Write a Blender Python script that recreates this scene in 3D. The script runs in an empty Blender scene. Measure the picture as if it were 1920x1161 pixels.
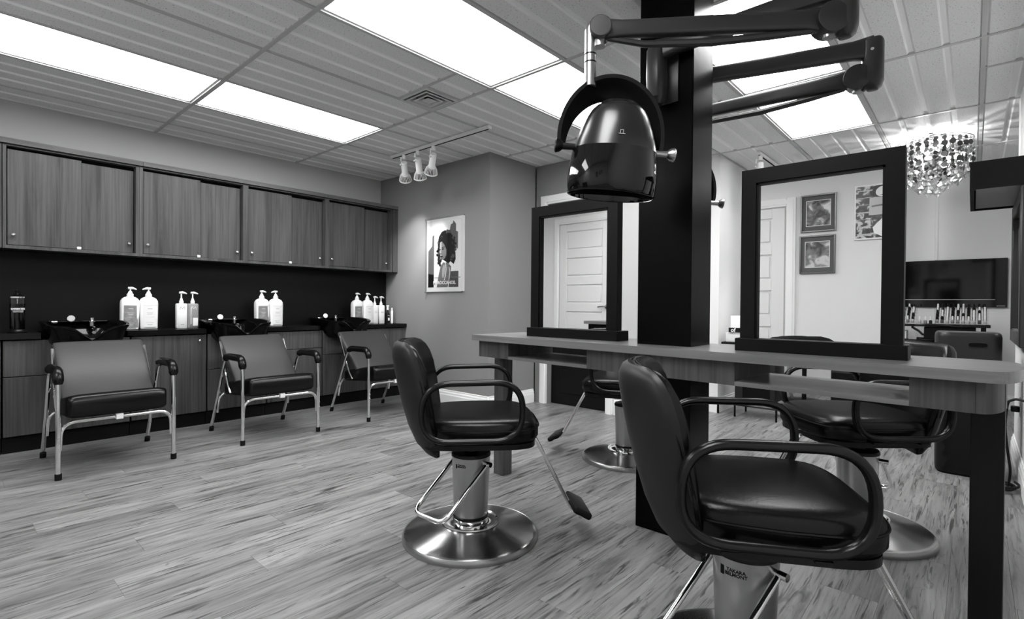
import bpy, bmesh, math, random
from mathutils import Vector, Matrix
R = math.radians
rnd = random.Random(7)
S = bpy.context.scene
COL = S.collection

# ------------------------------------------------------------------ camera, world, exposure
def setup():
    yaw, pitch, roll = R(41.804), R(-0.506), R(-0.4795)
    cy, sy = math.cos(yaw), math.sin(yaw)
    f = Vector((-sy*math.cos(pitch), cy*math.cos(pitch), math.sin(pitch)))
    r = Vector((cy, sy, 0)); d = f.cross(r)
    c, s = math.cos(roll), math.sin(roll)
    right = c*r + s*d; down = -s*r + c*d
    m = Matrix((right, -down, -f)).transposed().to_4x4()
    m.translation = (0, 0, 1.005)
    cam = bpy.data.cameras.new('camera')
    cam.sensor_width = 36; cam.lens = 967.6/1920*36; cam.clip_start = .02
    o = bpy.data.objects.new('camera', cam); o.matrix_world = m
    COL.objects.link(o); S.camera = o
    w = bpy.data.worlds.new('world'); S.world = w; w.use_nodes = True
    bg = w.node_tree.nodes['Background']
    bg.inputs[0].default_value = (1, 1, 1, 1); bg.inputs[1].default_value = .02
    vs = S.view_settings
    S.display_settings.display_device = 'sRGB'
    vs.view_transform = 'Standard'; vs.look = 'None'; vs.gamma = 1; vs.use_curve_mapping = False
    vs.exposure = EXPOSURE
    S.cycles.max_bounces = 12; S.cycles.diffuse_bounces = 8; S.cycles.glossy_bounces = 5
    S.cycles.transmission_bounces = 8; S.cycles.transparent_max_bounces = 12
    S.cycles.caustics_reflective = False; S.cycles.caustics_refractive = False
    S.cycles.sample_clamp_indirect = 6
    S.cycles.use_denoising = True
EXPOSURE = 0.0
PANEL = 15.0        # radiance of the fluorescent ceiling panels
SPOT = 60.0        # watts of each track lamp
CHAND = 48.0       # watts of the chandelier bulbs
setup()

# ------------------------------------------------------------------ materials
def nt(name):
    m = bpy.data.materials.new(name); m.use_nodes = True
    t = m.node_tree; b = t.nodes['Principled BSDF']
    return m, t, b
def g(v): return (v, v, v, 1)
def plain(name, v, rough=.5, metal=0, spec=.5, coat=0, bump=0, bscale=60, emit=0, trans=0, ior=1.45, alpha=1):
    m, t, b = nt(name)
    b.inputs['Base Color'].default_value = g(v)
    b.inputs['Roughness'].default_value = rough
    b.inputs['Metallic'].default_value = metal
    b.inputs['Specular IOR Level'].default_value = spec
    b.inputs['Coat Weight'].default_value = coat
    b.inputs['Coat Roughness'].default_value = .08
    b.inputs['IOR'].default_value = ior
    if trans: b.inputs['Transmission Weight'].default_value = trans
    if emit:
        b.inputs['Emission Color'].default_value = g(1); b.inputs['Emission Strength'].default_value = emit
    if bump:
        tc = t.nodes.new('ShaderNodeTexCoord'); n = t.nodes.new('ShaderNodeTexNoise'); bp = t.nodes.new('ShaderNodeBump')
        n.inputs['Scale'].default_value = bscale; n.inputs['Detail'].default_value = 4
        bp.inputs['Strength'].default_value = bump; bp.inputs['Distance'].default_value = .004
        t.links.new(tc.outputs['Object'], n.inputs['Vector']); t.links.new(n.outputs['Fac'], bp.inputs['Height'])
        t.links.new(bp.outputs['Normal'], b.inputs['Normal'])
    return m
def ramp(t, stops):
    n = t.nodes.new('ShaderNodeValToRGB'); e = n.color_ramp.elements
    while len(e) < len(stops): e.new(.5)
    for k, (p, v) in enumerate(stops): e[k].position = p; e[k].color = g(v)
    return n
def mixm(t, a, b, fac, mode='MULTIPLY'):
    n = t.nodes.new('ShaderNodeMix'); n.data_type = 'RGBA'; n.blend_type = mode
    if isinstance(fac, float): n.inputs['Factor'].default_value = fac
    else: t.links.new(fac, n.inputs['Factor'])
    for k, s in (('A', a), ('B', b)):
        idx = 6 if k == 'A' else 7
        if isinstance(s, (int, float)): n.inputs[idx].default_value = g(s)
        else: t.links.new(s, n.inputs[idx])
    return n.outputs[2]
def wood(name, v, axis=2, rough=.45, contrast=.35, scale=1.0, knots=0.0, coat=0.0):
    """grain runs along the object's local axis; every board gets its own offset"""
    m, t, b = nt(name)
    tc = t.nodes.new('ShaderNodeTexCoord'); oi = t.nodes.new('ShaderNodeObjectInfo')
    vm = t.nodes.new('ShaderNodeVectorMath'); vm.operation = 'ADD'
    sc = t.nodes.new('ShaderNodeVectorMath'); sc.operation = 'SCALE'
    cb = t.nodes.new('ShaderNodeCombineXYZ')
    for k in range(3): t.links.new(oi.outputs['Random'], cb.inputs[k])
    t.links.new(cb.outputs[0], sc.inputs[0]); sc.inputs['Scale'].default_value = 37.0
    t.links.new(tc.outputs['Object'], vm.inputs[0]); t.links.new(sc.outputs[0], vm.inputs[1])
    mp = t.nodes.new('ShaderNodeMapping'); t.links.new(vm.outputs[0], mp.inputs['Vector'])
    s = [11*scale]*3; s[axis] = 0.7*scale; mp.inputs['Scale'].default_value = s
    n1 = t.nodes.new('ShaderNodeTexNoise'); n1.inputs['Scale'].default_value = 1.0; n1.inputs['Detail'].default_value = 7; n1.inputs['Roughness'].default_value = .62; n1.inputs['Distortion'].default_value = .6
    t.links.new(mp.outputs[0], n1.inputs['Vector'])
    mp2 = t.nodes.new('ShaderNodeMapping'); t.links.new(vm.outputs[0], mp2.inputs['Vector'])
    s2 = [75*scale]*3; s2[axis] = 1.6*scale; mp2.inputs['Scale'].default_value = s2
    n2 = t.nodes.new('ShaderNodeTexNoise'); n2.inputs['Scale'].default_value = 1.0; n2.inputs['Detail'].default_value = 3
    t.links.new(mp2.outputs[0], n2.inputs['Vector'])
    r1 = ramp(t, [(.25, 1-contrast), (.5, 1.0), (.75, 1+contrast*.55)])
    r2 = ramp(t, [(.3, 1-contrast*.5), (.6, 1.05)])
    t.links.new(n1.outputs['Fac'], r1.inputs[0]); t.links.new(n2.outputs['Fac'], r2.inputs[0])
    c = mixm(t, r1.outputs[0], r2.outputs[0], 1.0)
    if knots:
        mp3 = t.nodes.new('ShaderNodeMapping'); t.links.new(vm.outputs[0], mp3.inputs['Vector'])
        s3 = [7.0]*3; s3[axis] = 1.9; mp3.inputs['Scale'].default_value = s3
        n3 = t.nodes.new('ShaderNodeTexNoise'); n3.inputs['Scale'].default_value = 1.5; n3.inputs['Detail'].default_value = 5; n3.inputs['Roughness'].default_value = .7
        t.links.new(mp3.outputs[0], n3.inputs['Vector'])
        r3 = ramp(t, [(.27, 1-knots), (.40, 1.0)]); t.links.new(n3.outputs['Fac'], r3.inputs[0])
        c = mixm(t, c, r3.outputs[0], 1.0)
        # long dark cracks that follow the grain
        mp4 = t.nodes.new('ShaderNodeMapping'); t.links.new(vm.outputs[0], mp4.inputs['Vector'])
        s4 = [38.0]*3; s4[axis] = 1.5; mp4.inputs['Scale'].default_value = s4
        n4 = t.nodes.new('ShaderNodeTexNoise'); n4.inputs['Scale'].default_value = 1.0; n4.inputs['Detail'].default_value = 2; n4.inputs['Distortion'].default_value = .8
        t.links.new(mp4.outputs[0], n4.inputs['Vector'])
        r4 = ramp(t, [(.255, .30), (.30, 1.0)]); t.links.new(n4.outputs['Fac'], r4.inputs[0])
        c = mixm(t, c, r4.outputs[0], 1.0)
    rr = t.nodes.new('ShaderNodeMapRange'); t.links.new(oi.outputs['Random'], rr.inputs[0])
    rr.inputs[3].default_value = v*.93; rr.inputs[4].default_value = v*1.07
    c = mixm(t, c, rr.outputs[0], 1.0)
    t.links.new(c, b.inputs['Base Color'])
    b.inputs['Roughness'].default_value = rough; b.inputs['Coat Weight'].default_value = coat; b.inputs['Specular IOR Level'].default_value = .5 if coat else .22
    bp = t.nodes.new('ShaderNodeBump'); bp.inputs['Strength'].default_value = .12; bp.inputs['Distance'].default_value = .002
    t.links.new(n2.outputs['Fac'], bp.inputs['Height']); t.links.new(bp.outputs['Normal'], b.inputs['Normal'])
    return m
def speckle(name, v):
    m, t, b = nt(name)
    tc = t.nodes.new('ShaderNodeTexCoord'); n = t.nodes.new('ShaderNodeTexNoise')
    n.inputs['Scale'].default_value = 135; n.inputs['Detail'].default_value = 2
    t.links.new(tc.outputs['Object'], n.inputs['Vector'])
    r = ramp(t, [(.30, .30), (.37, 1.0)]); t.links.new(n.outputs['Fac'], r.inputs[0])
    n2 = t.nodes.new('ShaderNodeTexNoise'); n2.inputs['Scale'].default_value = 260
    t.links.new(tc.outputs['Object'], n2.inputs['Vector'])
    r2 = ramp(t, [(.3, .86), (.7, 1.06)]); t.links.new(n2.outputs['Fac'], r2.inputs[0])
    c = mixm(t, r.outputs[0], r2.outputs[0], 1.0); c = mixm(t, c, v, 1.0)
    t.links.new(c, b.inputs['Base Color']); b.inputs['Roughness'].default_value = .9
    b.inputs['Specular IOR Level'].default_value = .15
    return m
def brushed(name, v, rough=.28, radial=True):
    m, t, b = nt(name)
    b.inputs['Base Color'].default_value = g(v); b.inputs['Metallic'].default_value = 1
    b.inputs['Roughness'].default_value = rough; b.inputs['Anisotropic'].default_value = .85; b.inputs['Anisotropic Rotation'].default_value = .25
    tg = t.nodes.new('ShaderNodeTangent'); tg.direction_type = 'RADIAL'; tg.axis = 'Z'
    t.links.new(tg.outputs[0], b.inputs['Tangent'])
    return m
def printed(name, scale, stops, seed=0):
    m, t, b = nt(name)
    tc = t.nodes.new('ShaderNodeTexCoord'); mp = t.nodes.new('ShaderNodeMapping')
    mp.inputs['Location'].default_value = (seed*3.1, seed*1.7, seed*2.3)
    n = t.nodes.new('ShaderNodeTexNoise'); n.inputs['Scale'].default_value = scale; n.inputs['Detail'].default_value = 5; n.inputs['Distortion'].default_value = .7
    t.links.new(tc.outputs['Object'], mp.inputs['Vector']); t.links.new(mp.outputs[0], n.inputs['Vector'])
    r = ramp(t, stops); t.links.new(n.outputs['Fac'], r.inputs[0])
    t.links.new(r.outputs[0], b.inputs['Base Color']); b.inputs['Roughness'].default_value = .35
    return m
def floor_wood(name, v):
    m, t, b = nt(name)
    N = t.nodes.new; Lk = t.links.new
    tc = N('ShaderNodeTexCoord'); oi = N('ShaderNodeObjectInfo')
    cb = N('ShaderNodeCombineXYZ'); sc = N('ShaderNodeVectorMath'); sc.operation = 'SCALE'; sc.inputs['Scale'].default_value = 53.0
    for k in range(3): Lk(oi.outputs['Random'], cb.inputs[k])
    vm = N('ShaderNodeVectorMath'); vm.operation = 'ADD'; Lk(cb.outputs[0], sc.inputs[0]); Lk(tc.outputs['Object'], vm.inputs[0]); Lk(sc.outputs[0], vm.inputs[1])
    # cathedral figure: rings stretched along the board, warped by slow noise
    def noise(sx, sy, detail, rough, dist, stops):
        mp = N('ShaderNodeMapping'); Lk(vm.outputs[0], mp.inputs['Vector']); mp.inputs['Scale'].default_value = (sx, sy, sx)
        n = N('ShaderNodeTexNoise'); n.inputs['Scale'].default_value = 1; n.inputs['Detail'].default_value = detail; n.inputs['Roughness'].default_value = rough; n.inputs['Distortion'].default_value = dist
        Lk(mp.outputs[0], n.inputs['Vector']); r = ramp(t, stops); Lk(n.outputs['Fac'], r.inputs[0]); return r.outputs[0], n
    c1, _ = noise(8.5, .95, 6, .62, .9, [(.28, .42), (.44, .86), (.56, 1.06), (.74, 1.45)])      # broad bands
    c2, n2 = noise(58, 2.6, 5, .70, .8, [(.32, .50), (.50, 1.0), (.70, 1.18)])                 # fine grain
    c3, _ = noise(25, 2.1, 4, .6, 1.6, [(.33, .20), (.385, .62), (.44, 1.0)])                # dark streaks
    c4, _ = noise(11, 4.2, 5, .72, .8, [(.262, .14), (.31, .60), (.37, 1.0)])                     # knots
    c5, _ = noise(105, 4.2, 3, .55, .6, [(.335, .28), (.385, 1.0)])                                # hairline cracks
    c = mixm(t, c1, c2, 1.0); c = mixm(t, c, c3, 1.0); c = mixm(t, c, c4, 1.0); c = mixm(t, c, c5, 1.0)
    rr = N('ShaderNodeMapRange'); Lk(oi.outputs['Random'], rr.inputs[0]); rr.inputs[3].default_value = v*.90; rr.inputs[4].default_value = v*1.10
    c = mixm(t, c, rr.outputs[0], 1.0)
    Lk(c, b.inputs['Base Color']); b.inputs['Roughness'].default_value = .40; b.inputs['Specular IOR Level'].default_value = .45
    bp = N('ShaderNodeBump'); bp.inputs['Strength'].default_value = .10; bp.inputs['Distance'].default_value = .002
    Lk(n2.outputs['Fac'], bp.inputs['Height']); Lk(bp.outputs['Normal'], b.inputs['Normal'])
    return m
def thin_clear(name, tint=.97, gloss=.12, rough=.02):
    """thin clear sheet: lets light straight through, with a mirror-like surface glint"""
    m = bpy.data.materials.new(name); m.use_nodes = True; t = m.node_tree; t.nodes.clear()
    o = t.nodes.new('ShaderNodeOutputMaterial'); mx = t.nodes.new('ShaderNodeMixShader'); a = t.nodes.new('ShaderNodeBsdfTransparent'); b = t.nodes.new('ShaderNodeBsdfGlossy'); f = t.nodes.new('ShaderNodeLayerWeight')
    a.inputs[0].default_value = g(tint); b.inputs['Roughness'].default_value = rough; b.inputs[0].default_value = g(.9)
    mp = t.nodes.new('ShaderNodeMapRange'); mp.inputs[3].default_value = gloss*.3; mp.inputs[4].default_value = min(1, gloss*4)
    f.inputs[0].default_value = .25
    t.links.new(f.outputs['Facing'], mp.inputs[0]); t.links.new(mp.outputs[0], mx.inputs[0])
    t.links.new(a.outputs[0], mx.inputs[1]); t.links.new(b.outputs[0], mx.inputs[2]); t.links.new(mx.outputs[0], o.inputs[0])
    return m
def satin(name, v, rough, f0, f90, bump=0, bscale=160):
    """dark surface whose sheen stays low even at a glancing angle"""
    m = bpy.data.materials.new(name); m.use_nodes = True; t = m.node_tree; t.nodes.clear(); N = t.nodes.new
    o = N('ShaderNodeOutputMaterial'); mx = N('ShaderNodeMixShader'); a = N('ShaderNodeBsdfDiffuse'); b = N('ShaderNodeBsdfGlossy'); f = N('ShaderNodeLayerWeight'); p = N('ShaderNodeMath'); mr = N('ShaderNodeMapRange')
    a.inputs[0].default_value = g(v); b.inputs['Roughness'].default_value = rough; b.inputs[0].default_value = g(1)
    f.inputs[0].default_value = .5; p.operation = 'POWER'; p.inputs[1].default_value = 4.0
    mr.inputs[3].default_value = f0; mr.inputs[4].default_value = f90
    L = t.links.new; L(f.outputs['Facing'], p.inputs[0]); L(p.outputs[0], mr.inputs[0]); L(mr.outputs[0], mx.inputs[0]); L(a.outputs[0], mx.inputs[1]); L(b.outputs[0], mx.inputs[2]); L(mx.outputs[0], o.inputs[0])
    if bump:
        tc = N('ShaderNodeTexCoord'); n = N('ShaderNodeTexNoise'); bp = N('ShaderNodeBump'); n.inputs['Scale'].default_value = bscale; n.inputs['Detail'].default_value = 4
        bp.inputs['Strength'].default_value = bump; bp.inputs['Distance'].default_value = .004
        L(tc.outputs['Object'], n.inputs['Vector']); L(n.outputs['Fac'], bp.inputs['Height'])
        for q in (a, b): L(bp.outputs['Normal'], q.inputs['Normal'])
    return m
M = dict(
 wall_grey=plain('grey_paint', .235, .75, bump=.15, bscale=180, spec=.2),
 wall_left=plain('light_grey_paint', .46, .75, bump=.15, bscale=180, spec=.2),
 wall_mid=plain('mid_paint', .46, .7, bump=.12, bscale=180, spec=.2),
 wall_light=plain('pale_paint', .74, .7, bump=.12, bscale=180, spec=.2),
 white=plain('white_trim_paint', .84, .4),
 door_white=plain('white_door_paint', .72, .42),
 door_dark=satin('dark_door_paint', .005, .4, .012, .12),
 tile=speckle('speckled_ceiling_tile', .84), groove=plain('groove_paint', .90, .8, spec=.1),
 tee=plain('ceiling_grid_enamel', .52, .5, spec=.2),
 floor=floor_wood('grey_oak_plank', .212),
 sub=plain('subfloor', .08, .9),
 cab=wood('grey_walnut_vertical', .070, 2, .40, .62), cabh=wood('grey_walnut_along', .09, 1, .42, .40),
 top=wood('table_walnut_along', .175, 0, .30, .30, coat=.15), apron=wood('table_walnut_vertical', .078, 2, .4, .55),
 legw=wood('dark_walnut', .007, 2, .42, .35),
 splash=satin('black_backsplash_laminate', .006, .38, .008, .10), counter=satin('black_counter_laminate', .004, .16, .02, .35),
 kick=satin('black_toe_kick', .006, .5, .01, .10), gap=plain('shaded_gap_black', .004, .8, spec=.1),  # near-black gap colour stands in for shade inside gaps and recesses
 pillar=satin('black_stained_pillar', .0020, .24, .005, .45, .06, 30),
 frame=satin('black_frame_lacquer', .0045, .36, .012, .14), mirror=plain('mirror_silver', .93, .0, 1),
 leather=satin('black_vinyl', .0040, .25, .022, .14, .10),
 vinyl_lit=plain('lit_black_vinyl', .032, .50, spec=.5, bump=.1, bscale=160),  # black vinyl lightened to paint in the light the reclined backs reflect
 shell=satin('charcoal_back_shell', .012, .40, .03, .18), blackp=satin('black_plastic', .005, .30, .02, .2), rubber=satin('black_rubber', .007, .6, .01, .1), armm=satin('black_arm_coating', .0045, .24, .026, .18),
 chrome=plain('chrome', .80, .10, 1), steel=brushed('brushed_steel', .36, .23), steel2=plain('satin_steel', .40, .30, 1),
 nickel=plain('satin_nickel', .7, .25, 1),
 panel=plain('light_diffuser', .9, .5, emit=PANEL), bulb=plain('lamp_bulb', .9, .5, emit=8), bulb_dim=plain('spot_lamp_face', .9, .5, emit=1.2),
 bowl=satin('black_porcelain', .003, .07, .02, .45), whitep=plain('white_plastic', .84, .32),
 lab_grey=printed('grey_label', 26, [(.3, .16), (.55, .24), (.7, .30)]), lab_white=plain('white_label', .74, .5), ink=plain('grey_ink', .25, .6), inkd=plain('black_ink', .006, .6, spec=.2), greyp=plain('grey_plastic', .26, .35),
 dryer=plain('satin_black_hood', .062, .26, .9), yoke=satin('satin_black_yoke', .006, .25, .02, .22), visor=plain('smoked_visor', .004, .05, spec=.5), dryarm=plain('satin_grey_arm', .022, .36, .0, spec=.45),
 glass=thin_clear('clear_glass', .90, .05), acrylic=thin_clear('clear_acrylic', .97, .06),
 liquid=satin('dark_disinfectant', .002, .2, .004, .05),
 crystal=thin_clear('cut_crystal', .82, .30, .0), disc=plain('mirrored_disc', .16, .14, 1), disc2=plain('pale_mirrored_disc', .6, .10, 1),
 wlamp=plain('white_lamp_enamel', .75, .35), vent=plain('vent_enamel', .60, .5),
 bin=satin('charcoal_bin_plastic', .017, .34, .02, .2), weave=satin('charcoal_weave', .011, .5, .01, .1),
 screen=plain('tv_screen', .003, .06, spec=.6), gloss=plain('black_gloss_lacquer', .003, .08, coat=.4),
 pframe=plain('dark_metal_frame', .16, .3, 1), wframe=satin('greyish_black_frame', .022, .4, .03, .2), soffit=plain('canopy_soffit', .30, .5),  # wall mirror frame is a greyer black than the other frames
 mat=plain('grey_mat_board', .10, .8), print1=printed('photo_print', 13, [(.34, .015), (.5, .18), (.62, .62)], 1), print2=printed('photo_print_pale', 11, [(.32, .03), (.5, .22), (.6, .55)], 2),
 foil=printed('dark_foil_print', 19, [(.40, .008), (.52, .05), (.60, .55)], 3),
 paper=plain('poster_paper', .78, .3), pap_grey=plain('print_grey', .13, .4), pap_dark=plain('print_dark', .007, .4), pap_mid=plain('print_mid', .085, .4), pap_skin=plain('print_skin', .15, .4), pap_skinl=plain('print_skin_light', .36, .4), pap_white=plain('print_white', .85, .4), pap_pale=plain('print_pale', .5, .4),
)
def disc_mat(k, v): return plain('polish_colour_%d' % k, v, .12)
POL = [disc_mat(k, v) for k, v in enumerate((.5, .25, .09, .02))]

# ------------------------------------------------------------------ mesh helpers
def box(bm, x0, x1, y0, y1, z0, z1, mi=0, bev=0, seg=2):
    vs = [bm.verts.new((x, y, z)) for z in (z0, z1) for y in (y0, y1) for x in (x0, x1)]
    fs = [bm.faces.new([vs[i] for i in q]) for q in ((0,2,3,1),(4,5,7,6),(0,1,5,4),(2,6,7,3),(0,4,6,2),(1,3,7,5))]
    for f in fs: f.material_index = mi
    if bev:
        es = list({e for f in fs for e in f.edges})
        r = bmesh.ops.bevel(bm, geom=es, offset=bev, segments=seg, profile=.5, affect='EDGES')
        for f in r['faces']: f.material_index = mi
    return bm
def prism(bm, pts, z0, z1, mi=0):
    """pts: xy polygon extruded in z"""
    a = [bm.verts.new((x, y, z0)) for x, y in pts]; b = [bm.verts.new((x, y, z1)) for x, y in pts]
    n = len(pts); fs = [bm.faces.new(a[::-1]), bm.faces.new(b)]
    for i in range(n): fs.append(bm.faces.new((a[i], a[(i+1) % n], b[(i+1) % n], b[i])))
    for f in fs: f.material_index = mi
    return bm
def frames(pts, closed=False):
    n = len(pts); T = []
    for i in range(n):
        a = pts[i-1] if (i or closed) else pts[i]; b = pts[(i+1) % n] if (i < n-1 or closed) else pts[i]
        T.append((b-a).normalized())
    u = T[0].orthogonal().normalized(); out = []
    for i in range(n):
        u = (u - T[i]*u.dot(T[i]))
        u = u.normalized() if u.length > 1e-6 else T[i].orthogonal().normalized()
        out.append((u, T[i].cross(u)))
    return out
def tube(bm, pts, r, n=10, closed=False, mi=0, flat=None):
    pts = [Vector(p) for p in pts]; fr = frames(pts, closed); rings = []
    rr = r if isinstance(r, (list, tuple)) else [r]*len(pts)
    for p, (u, v), q in zip(pts, fr, rr):
        rings.append([bm.verts.new(p + (u*math.cos(2*math.pi*k/n) + v*math.sin(2*math.pi*k/n))*q) for k in range(n)])
    m = len(rings)
    for i in range(m if closed else m-1):
        a, b = rings[i], rings[(i+1) % m]; sh = 0
        if closed and i == m-1:
            sh = min(range(n), key=lambda s: (a[0].co-b[s].co).length)
        for k in range(n):
            f = bm.faces.new((a[k], a[(k+1) % n], b[(k+1+sh) % n], b[(k+sh) % n])); f.material_index = mi
    if not closed:
        bm.faces.new(rings[0][::-1]).material_index = mi; bm.faces.new(rings[-1]).material_index = mi
    return bm
def fillet(pts, rad, seg=6, closed=False):
    pts = [Vector(p) for p in pts]; n = len(pts); out = []
    for i, p in enumerate(pts):
        if not closed and i in (0, n-1): out.append(p); continue
        a, b = pts[i-1], pts[(i+1) % n]
        r = min(rad, (a-p).length*.49, (b-p).length*.49)
        da, db = (a-p).normalized()*r, (b-p).normalized()*r
        for k in range(seg+1):
            t = k/seg; out.append((p+da)*(1-t)**2 + p*2*t*(1-t) + (p+db)*t*t)
    return out
def lathe(bm, prof, n=32, mi=0, sx=1, sy=1, c=(0, 0, 0), cap=True):
    rings = []
    for r, z in prof:
        rings.append([bm.verts.new((c[0]+r*sx*math.cos(2*math.pi*k/n), c[1]+r*sy*math.sin(2*math.pi*k/n), c[2]+z)) for k in range(n)])
    for a, b in zip(rings, rings[1:]):
        for k in range(n):
            f = bm.faces.new((a[k], a[(k+1) % n], b[(k+1) % n], b[k])); f.material_index = mi
    if cap:
        if prof[0][0] > 1e-5: bm.faces.new(rings[0][::-1]).material_index = mi
        if prof[-1][0] > 1e-5: bm.faces.new(rings[-1]).material_index = mi
    return bm
def loft(bm, rings, mi=0, cap=True):
    rs = [[bm.verts.new(p) for p in r] for r in rings]; n = len(rs[0])
    for a, b in zip(rs, rs[1:]):
        for k in range(n): bm.faces.new((a[k], a[(k+1) % n], b[(k+1) % n], b[k])).material_index = mi
    if cap: bm.faces.new(rs[0][::-1]).material_index = mi; bm.faces.new(rs[-1]).material_index = mi
    return bm
def superell(a, b, p, n):
    out = []
    for k in range(n):
        t = 2*math.pi*k/n; c, s = math.cos(t), math.sin(t)
        out.append((a*math.copysign(abs(c)**(2/p), c), b*math.copysign(abs(s)**(2/p), s)))
    return out
def cyl(bm, p, q, r, n=16, mi=0, r2=None):
    return tube(bm, [p, q], [r, r if r2 is None else r2], n, mi=mi)
def xf(bm, mat): bmesh.ops.transform(bm, matrix=mat, verts=bm.verts[:]); return bm
NB = bmesh.new

def mesh(name, bm, mats, angle=38):
    bmesh.ops.remove_doubles(bm, verts=bm.verts[:], dist=1e-6)
    bmesh.ops.recalc_face_normals(bm, faces=bm.faces[:])
    me = bpy.data.meshes.new(name); bm.to_mesh(me); bm.free()
    for m in (mats if isinstance(mats, (list, tuple)) else [mats]): me.materials.append(m)
    if angle: me.shade_smooth(); me.set_sharp_from_angle(angle=R(angle))
    return me
def obj(name, bm, mats, parent=None, loc=None, rot=None, angle=38):
    me = bm if isinstance(bm, bpy.types.Mesh) else mesh(name, bm, mats, angle)
    o = bpy.data.objects.new(name, me); COL.objects.link(o)
    if parent: o.parent = parent
    if loc: o.location = loc
    if rot: o.rotation_euler = rot
    return o
def tag(o, label, cat, group=None):
    o['label'] = label; o['category'] = cat
    if group: o['group'] = group
    return o
def thing(name, label, cat, loc=(0, 0, 0), rz=0, group=None):
    o = bpy.data.objects.new(name, None); o.empty_display_size = .1; COL.objects.link(o)
    o.location = loc; o.rotation_euler = (0, 0, rz)
    return tag(o, label, cat, group)
def struct(name, bm, mats, parent=None, angle=38):
    o = obj(name, bm, mats, parent, angle=angle)
    if not parent: o['kind'] = 'structure'
    return o
def dup(o, parent=None):
    c = o.copy(); COL.objects.link(c)
    if parent: c.parent = parent
    for ch in list(o.children): dup(ch, c)
    return c
def copyt(o, label, loc, rz, group=None):
    c = dup(o); c['label'] = label; c.location = loc; c.rotation_euler = (0, 0, rz)
    if group: c['group'] = group
    return c
def text_bm(s, size, extr=.0006, spacing=1.0, align='CENTER', bold=0):
    cu = bpy.data.curves.new('t', 'FONT'); cu.body = s; cu.size = size; cu.extrude = extr; cu.align_x = align; cu.align_y = 'CENTER'
    cu.space_character = spacing; cu.resolution_u = 2; cu.offset = bold
    o = bpy.data.objects.new('t', cu); COL.objects.link(o)
    dg = bpy.context.evaluated_depsgraph_get(); ev = o.evaluated_get(dg)
    me = ev.to_mesh(); bm = NB(); bm.from_mesh(me); ev.to_mesh_clear()
    bpy.data.objects.remove(o); bpy.data.curves.remove(cu)
    return bm

ZC = 2.44
# ------------------------------------------------------------------ room shell
fl = struct('floor', box(NB(), -5.3, 1.2, -1.4, 7.3, -.05, -.004), M['sub'])
PW, PL = .173, 1.22
def plank_mesh(L):
    bm = NB(); box(bm, -PW/2+.0003, PW/2-.0003, -L/2+.0003, L/2-.0003, -.004, 0)
    top = [e for e in bm.edges if all(v.co.z > -.001 for v in e.verts)]
    bmesh.ops.bevel(bm, geom=top, offset=.0004, segments=1, affect='EDGES')
    return mesh('plank', bm, M['floor'], 0)
PM = plank_mesh(PL)
x = -2.306 - 17*PW; row = 0
while x < .95:
    y = .43 + (row*.4073 % 1.0)*PL - 2*PL
    if abs(x+2.306) < .01: y = .43 - 2*PL
    if x > .3: y += 4*PL + .4
    while y < 7.25:
        obj('plank', PM, None, fl, (x+PW/2, y+PL/2, 0)); y += PL
    x += PW; row += 1

ce = struct('ceiling', box(NB(), -5.3, 1.2, -1.4, 7.3, 2.47, 2.52), M['tile'])
GX = [.025 - .608*k for k in range(9, -2, -1)]      # -5.447 ... .633
GY = [.0235 + 1.219*k for k in range(-1, 7)]
def tile_mesh(w, l, n):
    bm = NB(); pts = []; s = w/n; gw = .015
    for k in range(n):
        x0, x1 = -w/2+s*k+gw, -w/2+s*(k+1)-gw
        pts += [(x0-.004, .009), (x0+.004, 0), (x1-.004, 0), (x1+.004, .009)]
    pts = [(-w/2, .009)] + pts + [(w/2, .009)]
    a = [bm.verts.new((p[0], -l/2, p[1])) for p in pts]; b = [bm.verts.new((p[0], l/2, p[1])) for p in pts]
    for i in range(len(pts)-1):
        f = bm.faces.new((a[i], a[i+1], b[i+1], b[i])); f.material_index = 0 if (i-2) % 4 == 0 else 1
    return mesh('ceiling_tile', bm, [M['tile'], M['groove']], 0)
TM = tile_mesh(.606, 1.217, 4); THALF = tile_mesh(.606, .913, 4); TQ = tile_mesh(.302, .302, 2)
LIGHTS = {(2, 1): 'far left strip beside cabinets, cut by the left edge', (2, 2): 'left row above the middle wash chair', (5, 2): 'large one above the near chair', (5, 3): 'half hidden behind the dryer hood',
          (7, 4): 'small one over the right mirror', (7, 3): 'crossed by the dryer arms right of pillar', (4, 0): 'unseen one added behind the viewer to balance the light', (7, 1): 'unseen one added overhead so the near chairs catch light' }  # the last two panels are unseen, added to even out the light
for i in range(len(GX)-1):
    for j in range(len(GY)-1):
        cx, cy = (GX[i]+GX[i+1])/2, (GY[j]+GY[j+1])/2
        if (i, j) in LIGHTS:
            t = thing('ceiling_light', 'white fluorescent ceiling panel, ' + LIGHTS[(i, j)], 'ceiling light', (cx, cy, ZC+.006), 0, 'fluorescent ceiling panels')
            obj('diffuser', box(NB(), -.278, .278, -.582, .582, .0, .012), M['panel'], t)
            bm = NB()
            for a in ((-.302, -.279, -.607, .607), (.279, .302, -.607, .607), (-.279, .279, -.607, -.583), (-.279, .279, .583, .607)): box(bm, *a, -.001, .018)
            obj('frame', bm, M['tee'], t)
            continue
        if i == 4 and j == 2:
            obj('ceiling_tile', THALF, None, ce, (cx, GY[2]+.4575, ZC)); obj('ceiling_tile', TQ, None, ce, (GX[4]+.456, GY[3]-.152, ZC)); continue
        if GX[i+1] < -3.5 and GY[j] > 3.6: continue
        obj('ceiling_tile', TM, None, ce, (cx, cy, ZC))
tee_y = mesh('ceiling_tee', box(NB(), -3.4, 3.4, -.012, .012, -.004, .012), M['tee'], 0)
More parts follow.
